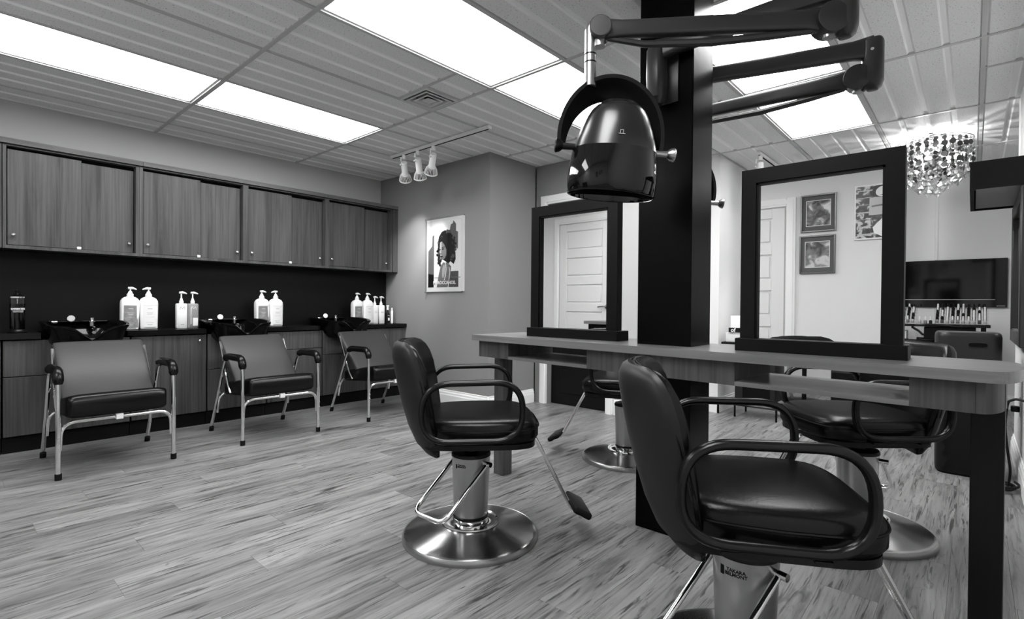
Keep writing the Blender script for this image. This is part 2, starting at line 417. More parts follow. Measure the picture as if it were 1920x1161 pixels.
for yv in GY: obj('ceiling_tee', tee_y, None, ce, (-2.1, yv, ZC))
tee_x = mesh('ceiling_tee', box(NB(), -.011, .011, -4.35, 4.35, -.003, .012), M['tee'], 0)
for xv in GX: obj('ceiling_tee', tee_x, None, ce, (xv, 2.95, ZC))
bm = NB(); box(bm, GX[4], GX[5], GY[3]-.316, GY[3]-.294, -.004+ZC, .012+ZC); obj('ceiling_tee', bm, M['tee'], ce)
bm = NB(); box(bm, GX[4]+.298, GX[4]+.314, GY[3]-.305, GY[3], -.003+ZC, .012+ZC); obj('ceiling_tee', bm, M['tee'], ce)
bm = NB(); box(bm, GX[9], .22, 4.15, 4.17, -.004+ZC, .012+ZC); obj('ceiling_tee', bm, M['tee'], ce)

struct('wall_left', box(NB(), -5.30, -5.18, -1.3, 3.475, 0, ZC), M['wall_left'])
struct('wall_poster', box(NB(), -5.30, -3.40, 3.475, 4.15, 0, ZC), M['wall_grey'])
bm = NB(); box(bm, -3.40, -3.24, 4.17, 4.29, 0, ZC); box(bm, -3.24, -2.55, 4.17, 4.29, 2.03, ZC)
struct('wall_back', bm, M['wall_grey'])
bm = NB(); box(bm, -2.55, -2.20, 4.17, 4.95, 0, ZC); struct('wall_beside_door', bm, M['wall_mid'])
struct('wall_alcove', box(NB(), -2.35, -1.80, 4.95, 7.18, 0, ZC), M['wall_light'])
struct('wall_far', box(NB(), -1.80, 1.15, 7.18, 7.30, 0, ZC), M['wall_light'])
struct('wall_right', box(NB(), .22, .34, -1.3, 5.0, 0, ZC), M['wall_light'])
struct('wall_right_far', box(NB(), 1.03, 1.15, 5.0, 7.18, 0, ZC), M['wall_light'])
struct('wall_right_return', box(NB(), .34, 1.15, 4.88, 5.0, 0, ZC), M['wall_light'])
struct('wall_front', box(NB(), -5.30, .34, -1.42, -1.30, 0, ZC), M['wall_light'])

def baseboard(name, x0, y0, x1, y1, nx, ny):
    """profiled board along a wall line, (nx, ny) points into the room"""
    prof = [(0, 0), (.016, 0), (.016, .085), (.012, .095), (.012, .110), (.006, .122), (.006, .135), (0, .138)]
    bm = NB(); A = []
    for (x, y) in ((x0, y0), (x1, y1)): A.append([bm.verts.new((x+nx*d, y+ny*d, z)) for d, z in prof])
    n = len(prof)
    for k in range(n): bm.faces.new((A[0][k], A[0][(k+1) % n], A[1][(k+1) % n], A[1][k]))
    bm.faces.new(A[0]); bm.faces.new(A[1][::-1])
    return struct(name, bm, M['white'], angle=20)
baseboard('baseboard_poster', -4.66, 3.475, -3.384, 3.475, 0, -1)
baseboard('baseboard_return', -3.40, 3.459, -3.40, 4.14, 1, 0)
baseboard('baseboard_door', -2.455, 4.17, -2.20, 4.17, 0, -1)
baseboard('baseboard_alcove', -1.80, 4.934, -1.80, 7.18, 1, 0)
baseboard('baseboard_block', -2.20, 4.95, -1.784, 4.95, 0, -1)
baseboard('baseboard_far', -1.78, 7.18, 1.03, 7.18, 0, -1)
baseboard('baseboard_right', .22, -1.3, .22, 5.016, -1, 0)

def casing(name, x0, x1, yf, zt, w, d, s):
    """door casing around x0..x1 up to zt, front at yf, s = direction into room"""
    bm = NB()
    for a in ((x0-w, x0, 0, zt+w), (x1, x1+w, 0, zt+w), (x0, x1, zt, zt+w)):
        ys = sorted((yf, yf+s*d)); box(bm, a[0], a[1], ys[0], ys[1], a[2], a[3], 0, .004, 1)
        i = .022
        ys = sorted((yf+s*d, yf+s*(d+.006)))
        if a[1]-a[0] < w*1.5: box(bm, a[0]+i, a[1]-i, ys[0], ys[1], a[2], a[3]-i)
        else: box(bm, a[0]-i, a[1]+i, ys[0], ys[1], a[2]+i, a[3]-i)
    return struct(name, bm, M['white'])
casing('trim_1', -3.24, -2.545, 4.17, 2.03, .09, .02, -1)
# dark door at the end of the grey wall
d = struct('door_1', box(NB(), -3.235, -2.555, 4.235, 4.275, .005, 2.028), M['door_dark'])
bm = NB()
for z0, z1 in ((.12, .42), (.52, .85), (.95, 1.28), (1.38, 1.66), (1.72, 1.95)): obj('panel', box(NB(), -3.12, -2.67, 4.226, 4.236, z0, z1, 0, .004, 1), M['door_dark'], d)

def white_door(name, n, x0, x1, zt, lever=None):
    s = struct(name, box(NB(), x0, x1, -1.30, -1.288, .01, zt), M['door_white'])
    st = .115; bm = NB()
    box(bm, x0, x0+st, -1.288, -1.276, .01, zt, 0, .003, 1); box(bm, x1-st, x1, -1.288, -1.276, .01, zt, 0, .003, 1)
    tops = [zt-.095-.3605*k for k in range(5)]; prev = zt
    for k, tz in enumerate(tops):
        box(bm, x0+st, x1-st, -1.288, -1.276, tz, prev, 0, .003, 1); prev = tz-.25
    box(bm, x0+st, x1-st, -1.288, -1.276, .01, max(prev, .02), 0, .003, 1)
    obj('door_frame', bm, M['door_white'], s)
    for tz in tops: obj('panel', box(NB(), x0+st+.02, x1-st-.02, -1.288, -1.279, tz-.23, tz-.02, 0, .004, 1), M['door_white'], s)
    if lever:
        bm = NB(); lx, lz = lever; cyl(bm, (lx, -1.276, lz), (lx, -1.262, lz), .026); cyl(bm, (lx, -1.262, lz), (lx, -1.23, lz), .010)
        tube(bm, fillet([(lx, -1.232, lz), (lx-.05, -1.23, lz+.004), (lx-.115, -1.232, lz-.006)], .03), .009, 8)
        obj('lever_handle', bm, M['steel2'], s)
    casing('trim_%d' % n, x0-.012, x1+.012, -1.30, zt+.012, .085, .022, 1)
white_door('door_2', 2, -4.26, -3.46, 2.10, (-3.50, .994))
white_door('door_3', 3, -2.15, -1.395, 1.985)

# ------------------------------------------------------------------ pillar
P0, P1, PY0, PY1 = -1.143, -.893, 2.136, 2.352
struct('pillar', box(NB(), P0, P1, PY0, PY1, 0, ZC, 0, .003, 1), M['pillar'])

# ------------------------------------------------------------------ lower cabinets, counter, splash
tag(obj('backsplash', box(NB(), -5.17, -5.05, -1.0, 3.465, .79, 1.355, 0), M['splash']), 'matte black backsplash panel between wall cupboards and counter', 'backsplash')
# (seam strip and counter with a notch for every basin)
BY = [.712, 1.715, 2.70]
pts = [(-5.05, -1.0), (-5.05, 3.47), (-4.66, 3.47)]
for y in BY[::-1]: pts += [(-4.66, y+.238), (-5.03, y+.238), (-5.03, y-.238), (-4.66, y-.238)]
pts += [(-4.66, .262), (-4.66, -1.0)]
ctr = tag(obj('counter', prism(NB(), pts, .752, .79), M['counter'], angle=20), 'long black laminate counter carrying the three wash basins', 'counter')
def cabinet(name, y0, y1, splits, label, knob=None):
    """splits: list of (z0, z1, kind)"""
    t = thing(name, label, 'cabinet', (-4.70, (y0+y1)/2, 0), 0, 'base cabinets under the basin counter')
    h = (y1-y0)/2; bm = NB()
    box(bm, -.33, 0, -h, -h+.016, .10, .745); box(bm, -.33, 0, h-.016, h, .10, .745); box(bm, -.33, 0, -h+.016, h-.016, .10, .116); box(bm, -.33, -.318, -h+.016, h-.016, .116, .62)
    obj('carcass', bm, M['gap'], t)
    obj('toe_kick', box(NB(), -.33, -.016, -h, h, 0, .10), M['kick'], t)
    for z0, z1, kind in splits:
        f = obj(kind, box(NB(), .001, .02, -h+.003, h-.003, z0, z1, 0, .0015, 1), M['cab'], t)
        if knob and kind == 'door':
            bm = NB(); ky, kz = knob
            tube(bm, [(.02, ky, kz), (.032, ky, kz), (.035, ky, kz), (.043, ky, kz), (.046, ky, kz)], [.005, .005, .010, .010, .006], 12)
            obj('knob', bm, M['nickel'], f)
    return t
cabinet('base_cabinet', -.40, .285, [(.114, .742, 'door')], 'grey walnut base cabinet cut off at the left edge of the row')
cabinet('base_cabinet', .29, .97, [(.114, .502, 'door'), (.507, .742, 'drawer_front')], 'grey walnut base cabinet behind the first wash chair')
cabinet('base_cabinet', .975, 1.485, [(.114, .742, 'door')], 'grey walnut base cabinet with one tall knobbed door between first and middle wash chairs', (.20, .695))
cabinet('base_cabinet', 1.49, 1.965, [(.114, .450, 'door'), (.455, .742, 'drawer_front')], 'grey walnut base cabinet behind the middle wash chair')
cabinet('base_cabinet', 1.97, 2.49, [(.114, .575, 'door'), (.58, .742, 'drawer_front')], 'grey walnut base cabinet with shallow drawer between middle and last wash chairs')
cabinet('base_cabinet', 2.495, 2.975, [(.114, .505, 'door'), (.51, .742, 'drawer_front')], 'grey walnut base cabinet behind the last wash chair')
cabinet('base_cabinet', 2.98, 3.465, [(.114, .742, 'door')], 'grey walnut base cabinet against the grey poster wall')

# ------------------------------------------------------------------ wall cupboards
def cupboard(y0, ym, y1, label, tab=True):
    t = thing('wall_cupboard', label, 'cupboard', (-4.85, 0, 1.36), 0, 'sliding door wall cupboards')
    bm = NB(); box(bm, -.33, .0, y0-.012, y0+.010, .0, .70); box(bm, -.33, .0, y1-.010, y1+.012, .0, .70)
    box(bm, -.33, 0, y0+.010, y1-.010, .0, .022); box(bm, -.33, 0, y0+.010, y1-.010, .69, .70); box(bm, -.33, -.32, y0+.010, y1-.010, .022, .69)
    obj('carcass', bm, M['cab'], t)
    obj('back_shadow_panel', box(NB(), -.075, -.07, y0+.010, y1-.010, .022, .69), M['gap'], t)  # black sheet added as the shade seen past the sliding doors
    for a, b, xo, ky in ((y0+.016, ym+.015, -.022, y0+.045), (ym-.03, y1-.016, -.048, y1-.045)):
        dr = obj('sliding_door', box(NB(), xo-.016, xo, a, b, .026, .672 if xo > -.03 else .662, 0, .0015, 1), M['cab'], t)
        bm = NB(); tube(bm, [(xo, ky, .095), (xo+.010, ky, .095), (xo+.014, ky, .095), (xo+.022, ky, .095), (xo+.026, ky, .095)], [.005, .005, .011, .011, .006], 12)
        obj('knob', bm, M['nickel'], dr)
    if tab: obj('door_guide', box(NB(), -.020, -.004, ym-.012, ym+.012, .022, .042, 0, .003, 1), M['whitep'], t)
cupboard(-.45, -.05, .29, 'wall cupboard mostly cut off at the left edge', False)
cupboard(.31, .70, 1.05, 'wood grain wall cupboard above the first wash chair, leftmost whole one')
cupboard(1.075, 1.479, 1.838, 'wood grain wall cupboard above the slim pump bottles, second whole one')
cupboard(1.862, 2.26, 2.615, 'wood grain wall cupboard above the middle pair of big bottles, third whole one')
cupboard(2.640, 3.049, 3.395, 'wood grain wall cupboard beside the poster wall, last of the row', False)
t = thing('cupboard_fascia', 'wood grain top fascia running along all the wall cupboards', 'fascia', (-4.85, 1.5, 2.062))
for a, b in ((-.6, 1.08), (1.082, 2.62), (2.622, 3.47)): obj('fascia_board', box(NB(), -.33, .022, a-1.5, b-1.5, 0, .036, 0, .001, 1), M['cabh'], t)
tag(obj('cupboard_end_panel', box(NB(), -5.18, -4.835, 3.412, 3.47, 1.36, 2.06), M['cab']), 'wood grain end filler of the wall cupboards at the poster wall', 'panel')

# ------------------------------------------------------------------ wash basins
def basin_mesh():
    n = 48; base = superell(1, 1, 4.2, n)
    def rim(k):
        x, y = base[k]; z = .075
        fr = max(0, (x-.15)/.85)                       # towards the client (+x)
        z -= .028*fr
        z -= .095*math.exp(-(y/.30)**2)*max(0, (x-.55)/.45)
        return z
    rings = []
    for s, dz, dep in ((.62, None, -.115), (.84, None, -.07), (.955, 0, -.030), (1.0, 0, -.016), (1.005, 0, -.004), (.985, 0, 0), (.93, 0, -.003), (.89, 0, -.016), (.80, None, -.055), (.60, None, -.085), (.25, None, -.095)):
        rg = []
        for k in range(n):
            x, y = base[k]; xx = .035 + x*.275*s + (.02 if x > 0 else 0)*s; yy = y*.232*s
            z = rim(k)+dep if dz == 0 else min(dep, rim(k)-.03)
            if dz is None and s < .7: z = dep
            rg.append((xx, yy, z))
        rings.append(rg)
    bm = loft(NB(), rings)
    return bm
t = thing('wash_basin', 'black shampoo basin set in the counter behind the first wash chair', 'basin', (-4.77, BY[0], .79), 0, 'black shampoo basins')
obj('bowl', basin_mesh(), M['bowl'], t, angle=60)
bm = NB(); box(bm, -.250, -.165, -.17, .17, .060, .074, 0, .006); obj('tap_deck', bm, M['bowl'], t)
bm = NB(); tube(bm, [(-.20, -.045, .07), (-.17, -.045, .082), (-.155, -.047, .088)], [.012, .014, .024], 20); tube(bm, [(-.155, -.047, .088), (-.148, -.048, .090)], [.024, .022], 20); obj('dial_handle', bm, M['steel2'], t)
bm = NB(); lathe(bm, [(.016, 0), (.016, .03), (.024, .032), (.024, .04), (.014, .045), (.014, .062), (.0, .066)], 20, c=(-.17, .075, .03)); obj('vacuum_breaker', bm, M['chrome'], t)
bm = NB(); tube(bm, fillet([(-.10, .075, .018), (-.05, .075, .02), (.0, .06, -.01)], .03), .012, 10); obj('spray_head', bm, M['chrome'], t)
bm = NB(); box(bm, -.12, -.08, -.165, -.13, .055, .075, 0, .006); obj('hose_clip', bm, M['chrome'], t)
copyt(t, 'black shampoo basin set in the counter behind the middle wash chair', (-4.77, BY[1], .79), 0)
copyt(t, 'black shampoo basin set in the counter behind the last wash chair', (-4.77, BY[2], .79), 0)

# ------------------------------------------------------------------ wash chairs
def wash_chair():
    t = thing('wash_chair', 'black and chrome wash chair, first and largest in front of the left basin', 'chair', (-4.125, .74, 0), 0, 'wash chairs facing the room')
    # seat: thick cushion that tips back
    rings = []
    for xx, zt, zb, w in ((-.17, .37, .305, .225), (-.15, .395, .295, .238), (.24, .462, .325, .242), (.305, .468, .335, .242), (.328, .450, .350, .232), (.334, .42, .38, .222)):
        rg = []
        hz, cz = (zt-zb)/2, (zt+zb)/2
        for a, b in superell(w, hz, 8.0, 40): rg.append((xx, a, cz+b))
        rings.append(rg)
    obj('seat', loft(NB(), rings), M['leather'], t, angle=50)
    # reclining back cushion
    rings = []; lo, hi = Vector((.07, 0, .425)), Vector((-.262, 0, .755)); nrm = Vector((.70, 0, .71))
    for s, th, w in ((0, .35, .225), (.03, .8, .235), (.5, 1.0, .238), (.95, .85, .242), (.985, .6, .236), (1, .3, .225)):
        p = lo.lerp(hi, s); rg = []
        for a, b in superell(w, .030*th, 5, 28): q = p + nrm*b - nrm*.03; rg.append((q.x, a, q.z))
        rings.append(rg)
    bk = obj('backrest', loft(NB(), rings), M['leather'], t, angle=50)
    bk.data.materials[0] = M['vinyl_lit']
    for s in (-1, 1):
        y = s*.28
        fp = fillet([(.31, y, .03), (.305, y, .605), (-.02, y, .600), (-.31, y, .03)], .075, 7)
        bm = NB(); tube(bm, fp, .0125, 10); lg = obj('side_frame', bm, M['chrome'], t)
        for fx in (.31, -.31): obj('foot_cap', cyl(NB(), (fx, y, 0), (fx+(.0 if fx > 0 else .012), y, .035), .0165, 12), M['rubber'], lg)
        pad = [p for p in fp if p.z > .44 and p.x > -.03]
        pad = [p + Vector((0, 0, .006)) for p in pad if p.z > .48]
        bm = NB(); tube(bm, pad, [.018] + [.026]*(len(pad)-2) + [.018], 12); obj('arm_pad', bm, M['leather'], lg)
        for zz in (.20, .235):
            obj('frame_bolt', cyl(NB(), (.290, y, zz), (.335, y, zz), .004, 6), M['chrome'], lg)
            obj('frame_bolt', cyl(NB(), (-.245+.04*(zz-.2), y, zz), (-.20, y, zz), .004, 6), M['chrome'], lg)
    for xx, dx in ((.295, 0), (-.20, .03)):
        bm = NB(); tube(bm, fillet([(xx, -.272, .16), (xx+dx, -.268, .315), (xx+dx, .268, .315), (xx, .272, .16)], .085, 7), .0105, 8)
        obj('cross_bar', bm, M['chrome'], t)
    for s in (-1, 1):
        bm = NB(); tube(bm, [(-.235, s*.245, .70), (-.05, s*.25, .38), (.0, s*.25, .33)], .009, 8); obj('recline_bar', bm, M['chrome'], t)
    bm = NB(); box(bm, .285, .315, -.018, .018, .300, .335, 0, .003, 1); obj('latch', bm, M['whitep'], t)
    return t
wc = wash_chair()
copyt(wc, 'black and chrome wash chair in front of the middle basin', (-4.13, 1.722, 0), 0)
copyt(wc, 'black and chrome wash chair in front of the last basin, partly hidden by salon chair', (-4.145, 2.745, 0), 0)

# ------------------------------------------------------------------ bottles on the counter
def pump_top(t, z, flip, h=.075, r=.022):
    bm = NB(); lathe(bm, [(r, 0), (r, .022), (r*.75, .026), (r*.45, .045), (.005, .047), (.005, h-.012)], 16, c=(0, 0, z)); obj('pump_collar', bm, M['whitep'], t)
    bm = NB(); s = -1 if flip else 1
    tube(bm, [(0, -s*.014, z+h-.008), (0, s*.010, z+h-.006), (0, s*.026, z+h-.010), (0, s*.040, z+h-.016)], [.009, .010, .007, .004], 10); obj('pump_nozzle', bm, M['whitep'], t)
def big_bottle(y, lab, label, flip=False, xb=-4.88, lean=0):
    t = thing('pump_bottle', label, 'bottle', (xb, y, .79), 0, 'large white pump jugs on the counter'); t.rotation_euler = (lean, 0, 0)
    rings = []
    for z, w, d, p in ((0, .052, .036, 3.5), (.006, .058, .042, 3.5), (.10, .060, .044, 3.5), (.20, .062, .045, 3.2), (.222, .060, .043, 3), (.240, .050, .037, 2.6), (.250, .036, .030, 2.2), (.255, .022, .022, 2)):
        rings.append([(a, b, z) for b, a in superell(w, d, p, 32)])
    obj('bottle_body', loft(NB(), rings), M['whitep'], t, angle=45)
    bm = NB(); rg = []
    for z in (.018, .185):
        rg.append([bm.verts.new((.0462-.0105*(abs(yy)/.05)**4, yy, z)) for yy in (-.045, -.03, 0, .03, .05)])
    for k in range(4): bm.faces.new((rg[0][k], rg[0][k+1], rg[1][k+1], rg[1][k]))
    lb = obj('label_panel', bm, M['lab_grey'] if lab == 'grey' else M['lab_white'], t)
    for k, (zz, w, hh) in enumerate(((.187, .045, .0012), (.160, .016, .003), (.128, .022, .002), (.118, .018, .002), (.095, .03, .001), (.05, .026, .0018), (.035, .018, .003))):
        obj('print_line', box(NB(), .0463, .0468, -w, w*.9 if k else .048, zz, zz+hh), M['inkd'] if k == 0 else (M['ink'] if lab == 'white' else M['lab_white']), lb)
    pump_top(t, .253, flip)
    return t
big_bottle(1.003, 'grey', 'large white pump bottle with grey label, left of the first pair beside the first basin', lean=R(-1.5))
big_bottle(1.130, 'white', 'large white pump bottle with white label, right of the first pair beside the first basin', True)
big_bottle(2.003, 'grey', 'large white pump bottle with grey label beside the middle basin')
big_bottle(2.130, 'white', 'large white pump bottle with white label beside the middle basin', True)
big_bottle(2.987, 'grey', 'large white pump bottle with grey label behind the last basin')
big_bottle(3.112, 'white', 'large white pump bottle with white label behind the last basin')
def slim_bottle(y, mat, label, h=.205, w=.040, flip=False, logo=True, xb=-4.88):
    t = thing('slim_pump_bottle', label, 'bottle', (xb, y, .79), 0, 'slim pump bottles on the counter')
    rings = []
    for z, s in ((0, .9), (.004, 1), (h-.012, 1), (h-.003, .93), (h, .8)):
        rings.append([(a*s, b*s, z) for b, a in superell(w, w*.8, 4, 28)])
    obj('bottle_body', loft(NB(), rings), M[mat], t, angle=45)
    bm = NB()
    if logo:
        for a, b in (((-.018, h-.05), (-.012, h-.025)), ((-.012, h-.025), (0, h-.045)), ((0, h-.045), (.012, h-.025)), ((.012, h-.025), (.018, h-.05))):
            cyl(bm, (w*.8+.0003, a[0], a[1]), (w*.8+.0003, b[0], b[1]), .0016, 5)
        obj('letter_mark', bm, M['ink'] if mat != 'greyp' else M['lab_white'], t)
        if mat == 'greyp': obj('label_panel', box(NB(), w*.8, w*.8+.0006, -.006, .03, .02, .085), M['lab_white'], t)
        else: obj('print_line', box(NB(), w*.8, w*.8+.0006, -.012, .012, .03, .034), M['ink'], t)
    else:
        for zz in (.115, .122, .135): obj('print_line', box(NB(), w*.8, w*.8+.0006, -.018, .018, zz, zz+.002), M['ink'], t)
    if mat == 'greyp':
        b2 = text_bm('MOROCCANOIL', .020, .0003); xf(b2, Matrix.Translation((w*.8+.0006, -.021, .105)) @ Matrix.Rotation(R(90), 4, 'X') @ Matrix.Rotation(R(90), 4, 'Y') @ Matrix.Rotation(R(-90), 4, 'Z'))
        obj('brand_lettering', b2, M['lab_white'], t, angle=0)
    pump_top(t, h-.002, flip, .098, .016)
slim_bottle(1.357, 'whitep', 'slim white pump bottle with small letter M, left of its grey twin')
slim_bottle(1.440, 'greyp', 'slim grey pump bottle right of its white twin')
slim_bottle(3.205, 'whitep', 'slim white pump bottle directly right of the last two jugs', .20, .034, logo=False)
slim_bottle(3.285, 'whitep', 'slim white pump bottle with long nozzle before the small dark bottle', .20, .036, logo=False)
t = thing('serum_bottle', 'small dark bottle with white cap by the poster wall', 'bottle', (-4.87, 3.365, .79))
obj('bottle_body', lathe(NB(), [(.022, 0), (.024, .004), (.024, .10), (.012, .125), (.009, .15)], 20), M['inkd'], t)
obj('cap', lathe(NB(), [(.011, .148), (.011, .185), (.016, .187), (.016, .20)], 16), M['whitep'], t)
bm = NB(); box(bm, .0235, .0245, -.010, .010, .03, .06); box(bm, .0235, .0245, -.012, .012, .085, .088); obj('label_panel', bm, M['lab_white'], t)
t = thing('white_tube', 'thin white spray tube, last item on the counter', 'bottle', (-4.86, 3.415, .79))
obj('tube_body', lathe(NB(), [(.012, 0), (.013, .003), (.013, .135), (.008, .145), (.007, .17), (.0, .172)], 18), M['whitep'], t)
# disinfectant jar
t = thing('disinfectant_jar', 'tall glass disinfectant jar with steel lid at the left end of the counter', 'jar', (-4.83, .372, .79))
obj('glass_cylinder', lathe(NB(), [(.040, .012), (.041, .02), (.041, .235), (.0385, .235), (.0385, .022), (.0, .020)], 32, cap=False), M['glass'], t)
obj('liquid', lathe(NB(), [(.0, .0225), (.0378, .024), (.0378, .195), (.0, .195)], 32), M['liquid'], t)
obj('jar_base', lathe(NB(), [(.05, 0), (.052, .006), (.044, .014), (.041, .020)], 32), M['blackp'], t)
ld = obj('lid', lathe(NB(), [(.044, .235), (.044, .243), (.025, .256), (.012, .266), (.0, .268)], 32), M['chrome'], t)
obj('lid_knob', lathe(NB(), [(.006, .262), (.010, .275), (.013, .285), (.0, .29)], 16), M['blackp'], ld)
bm = NB(); cyl(bm, (.004, 0, .026), (.004, 0, .23), .002, 6); obj('lift_rod', bm, M['chrome'], t)
def wrap_text(s, size, rad, ang0, z, bold=0, spacing=1.0, extr=.0003):
    b = text_bm(s, size, extr, spacing, bold=bold)
    bmesh.ops.subdivide_edges(b, edges=[e for e in b.edges if e.calc_length() > size*.4], cuts=2)
    for v in b.verts:
        a = ang0 + v.co.x/rad; rr = rad + v.co.z; v.co = (rr*math.cos(a), rr*math.sin(a), z+v.co.y)
    return b
JA = math.atan2(-.372, 4.83) + .12
b2 = wrap_text('BARBICIDE', .0165, .0418, JA, .160, bold=.0005)
for s, zz in (('THE DISINFECTANT', .147), ('HOSPITAL GRADE', .140)):
    b3 = wrap_text(s, .0065, .0418, JA, zz); me = bpy.data.meshes.new('t'); b3.to_mesh(me); b3.free(); b2.from_mesh(me); bpy.data.meshes.remove(me)
obj('jar_lettering', b2, M['pap_white'], t, angle=0)

# ------------------------------------------------------------------ styling island
RZ = R(-3.5); PIV = Vector((-1.0, 2.21, 0))
t = thing('styling_table', 'long narrow wood grain styling table running through the black pillar', 'table', (PIV.x, PIV.y, 0), RZ)
isl = t
HW = .215; L, Rr = -1.145, 1.05
def tabletop():
    bm = NB()
    def outline(o):   # bowed right end, o = inset
        pts = [(L+o, -HW+o), (Rr-o, -HW+o)]
        for k in range(1, 12):
            a = -math.pi/2 + math.pi*k/12; pts.append((Rr-o+.068*math.cos(a)**.8, (HW-o)*math.sin(a)))
        pts += [(Rr-o, HW-o), (L+o, HW-o)]
        return pts
    return outline
OUT = tabletop()
# the slab is split in two boards so that it wraps around the pillar
pc0, pc1, py0, py1 = P0-PIV.x-.004, P1-PIV.x+.004, -.095, .165
o = OUT(0)
pl = Matrix.Rotation(-RZ, 2)
hole = [pl @ Vector((x-PIV.x, y-PIV.y)) for x, y in ((P0-.002, PY0-.002), (P1+.002, PY0-.002), (P1+.002, PY1+.002), (P0-.002, PY1+.002))]
h = [(v.x, v.y) for v in hole]
ym = lambda x: x
left = [(L, -HW), (h[0][0], -HW), h[0], h[3], (h[3][0], HW), (L, HW)]
right = [(h[1][0], -HW)] + o[1:-1] + [(h[2][0], HW), h[2], h[1]]
bm = NB(); prism(bm, left, .80, .833); prism(bm, right, .80, .833)
prism(bm, [(h[0][0], -HW), (h[1][0], -HW), h[1], h[0]], .80, .833); prism(bm, [h[3], h[2], (h[2][0], HW), (h[3][0], HW)], .80, .833)
obj('table_top', bm, M['top'], t, angle=25)
AI = .030; yf, yb = -HW+AI, HW-AI
ZA0, ZA1 = .708, .7995
def ap(name, bm, mat='apron'): return obj(name, bm, M[mat], t, angle=25)
X = lambda x: x-PIV.x
xs = [L+AI, X(-1.875), X(-1.345), X(-.655), X(-.130), Rr-AI]
for y0, y1 in ((yf, yf+.018), (yb-.018, yb)):
    for a, b in ((xs[0], xs[1]), (xs[2], xs[3]), (xs[4], xs[5])):
        if a == xs[2]:
            ap('apron_board', box(NB(), a, b, y0, y1, ZA0, ZA1)) 
        else: ap('apron_board', box(NB(), a, b, y0, y1, ZA0, ZA1))
ap('apron_board', box(NB(), xs[0], xs[0]+.018, yf+.018, yb-.018, ZA0, ZA1))
pts = []
for k in range(0, 13):
    a = -math.pi/2 + math.pi*k/12; pts.append((xs[5]+.001+.060*max(0, math.cos(a))**.8, yb*math.sin(a)))
pin = [(x-.016 if x > xs[5]+.02 else x, y*.93) for x, y in pts]
ap('apron_board', prism(NB(), pts + pin[::-1], ZA0, ZA1))
for a, b in ((xs[1], xs[2]), (xs[3], xs[4])):
    ap('shelf', box(NB(), a, b, yf, yb, ZA0, ZA0+.016), 'top')
    ap('cubby_side', box(NB(), a-.016, a, yf+.018, yb-.018, ZA0, ZA1)); ap('cubby_side', box(NB(), b, b+.016, yf+.018, yb-.018, ZA0, ZA1))
ap('leg', box(NB(), X(-2.125), X(-2.045), -.055, .02, 0, ZA1, 0, .002, 1), 'apron')
ap('leg', box(NB(), X(.003), X(.079), -.062, .012, 0, ZA1, 0, .002, 1), 'legw')

def station_mirror(x0, x1, yf, zt, label):
    t = thing('table_mirror', label, 'mirror', ((x0+x1)/2, yf, .833), 0, 'framed mirrors standing on the styling table')
    w = (x1-x0)/2; H = zt-.833; st = .054
    obj('mirror_base', box(NB(), -w-.014, w+.014, -.018, .095, 0, .049, 0, .002, 1), M['frame'], t)
    bm = NB()
    def mitre(pts):
        a = [bm.verts.new((x, 0, z)) for x, z in pts]; b = [bm.verts.new((x, .05, z)) for x, z in pts]; n = 4
        bm.faces.new(a); bm.faces.new(b[::-1])
        for k in range(n): bm.faces.new((a[k], b[k], b[(k+1) % n], a[(k+1) % n]))
    mitre([(-w, .05), (-w, H), (-w+st, H-st), (-w+st, .05)]); mitre([(-w, H), (w, H), (w-st, H-st), (-w+st, H-st)]); mitre([(w, H), (w, .05), (w-st, .05), (w-st, H-st)])
    obj('mirror_frame', bm, M['frame'], t, angle=20)
    bm = NB()
    for a in ((-w+st, -w+st+.008, .05, H-st), (w-st-.008, w-st, .05, H-st), (-w+st, w-st, H-st-.008, H-st)): box(bm, a[0], a[1], .006, .02, a[2], a[3])
    obj('inner_bead', bm, M['frame'], t)
    obj('mirror_glass', box(NB(), -w+st-.004, w-st+.004, .020, .024, .049, H-st+.004), M['mirror'], t)
    obj('back_glass', box(NB(), -w+st-.004, w-st+.004, .028, .032, .049, H-st+.004), M['mirror'], t)
station_mirror(-1.838, -1.295, 2.212, 1.545, 'black framed mirror on the far left half of the styling table')
station_mirror(-.690, -.172, 2.130, 1.542, 'black framed mirror on the near right half of the styling table')

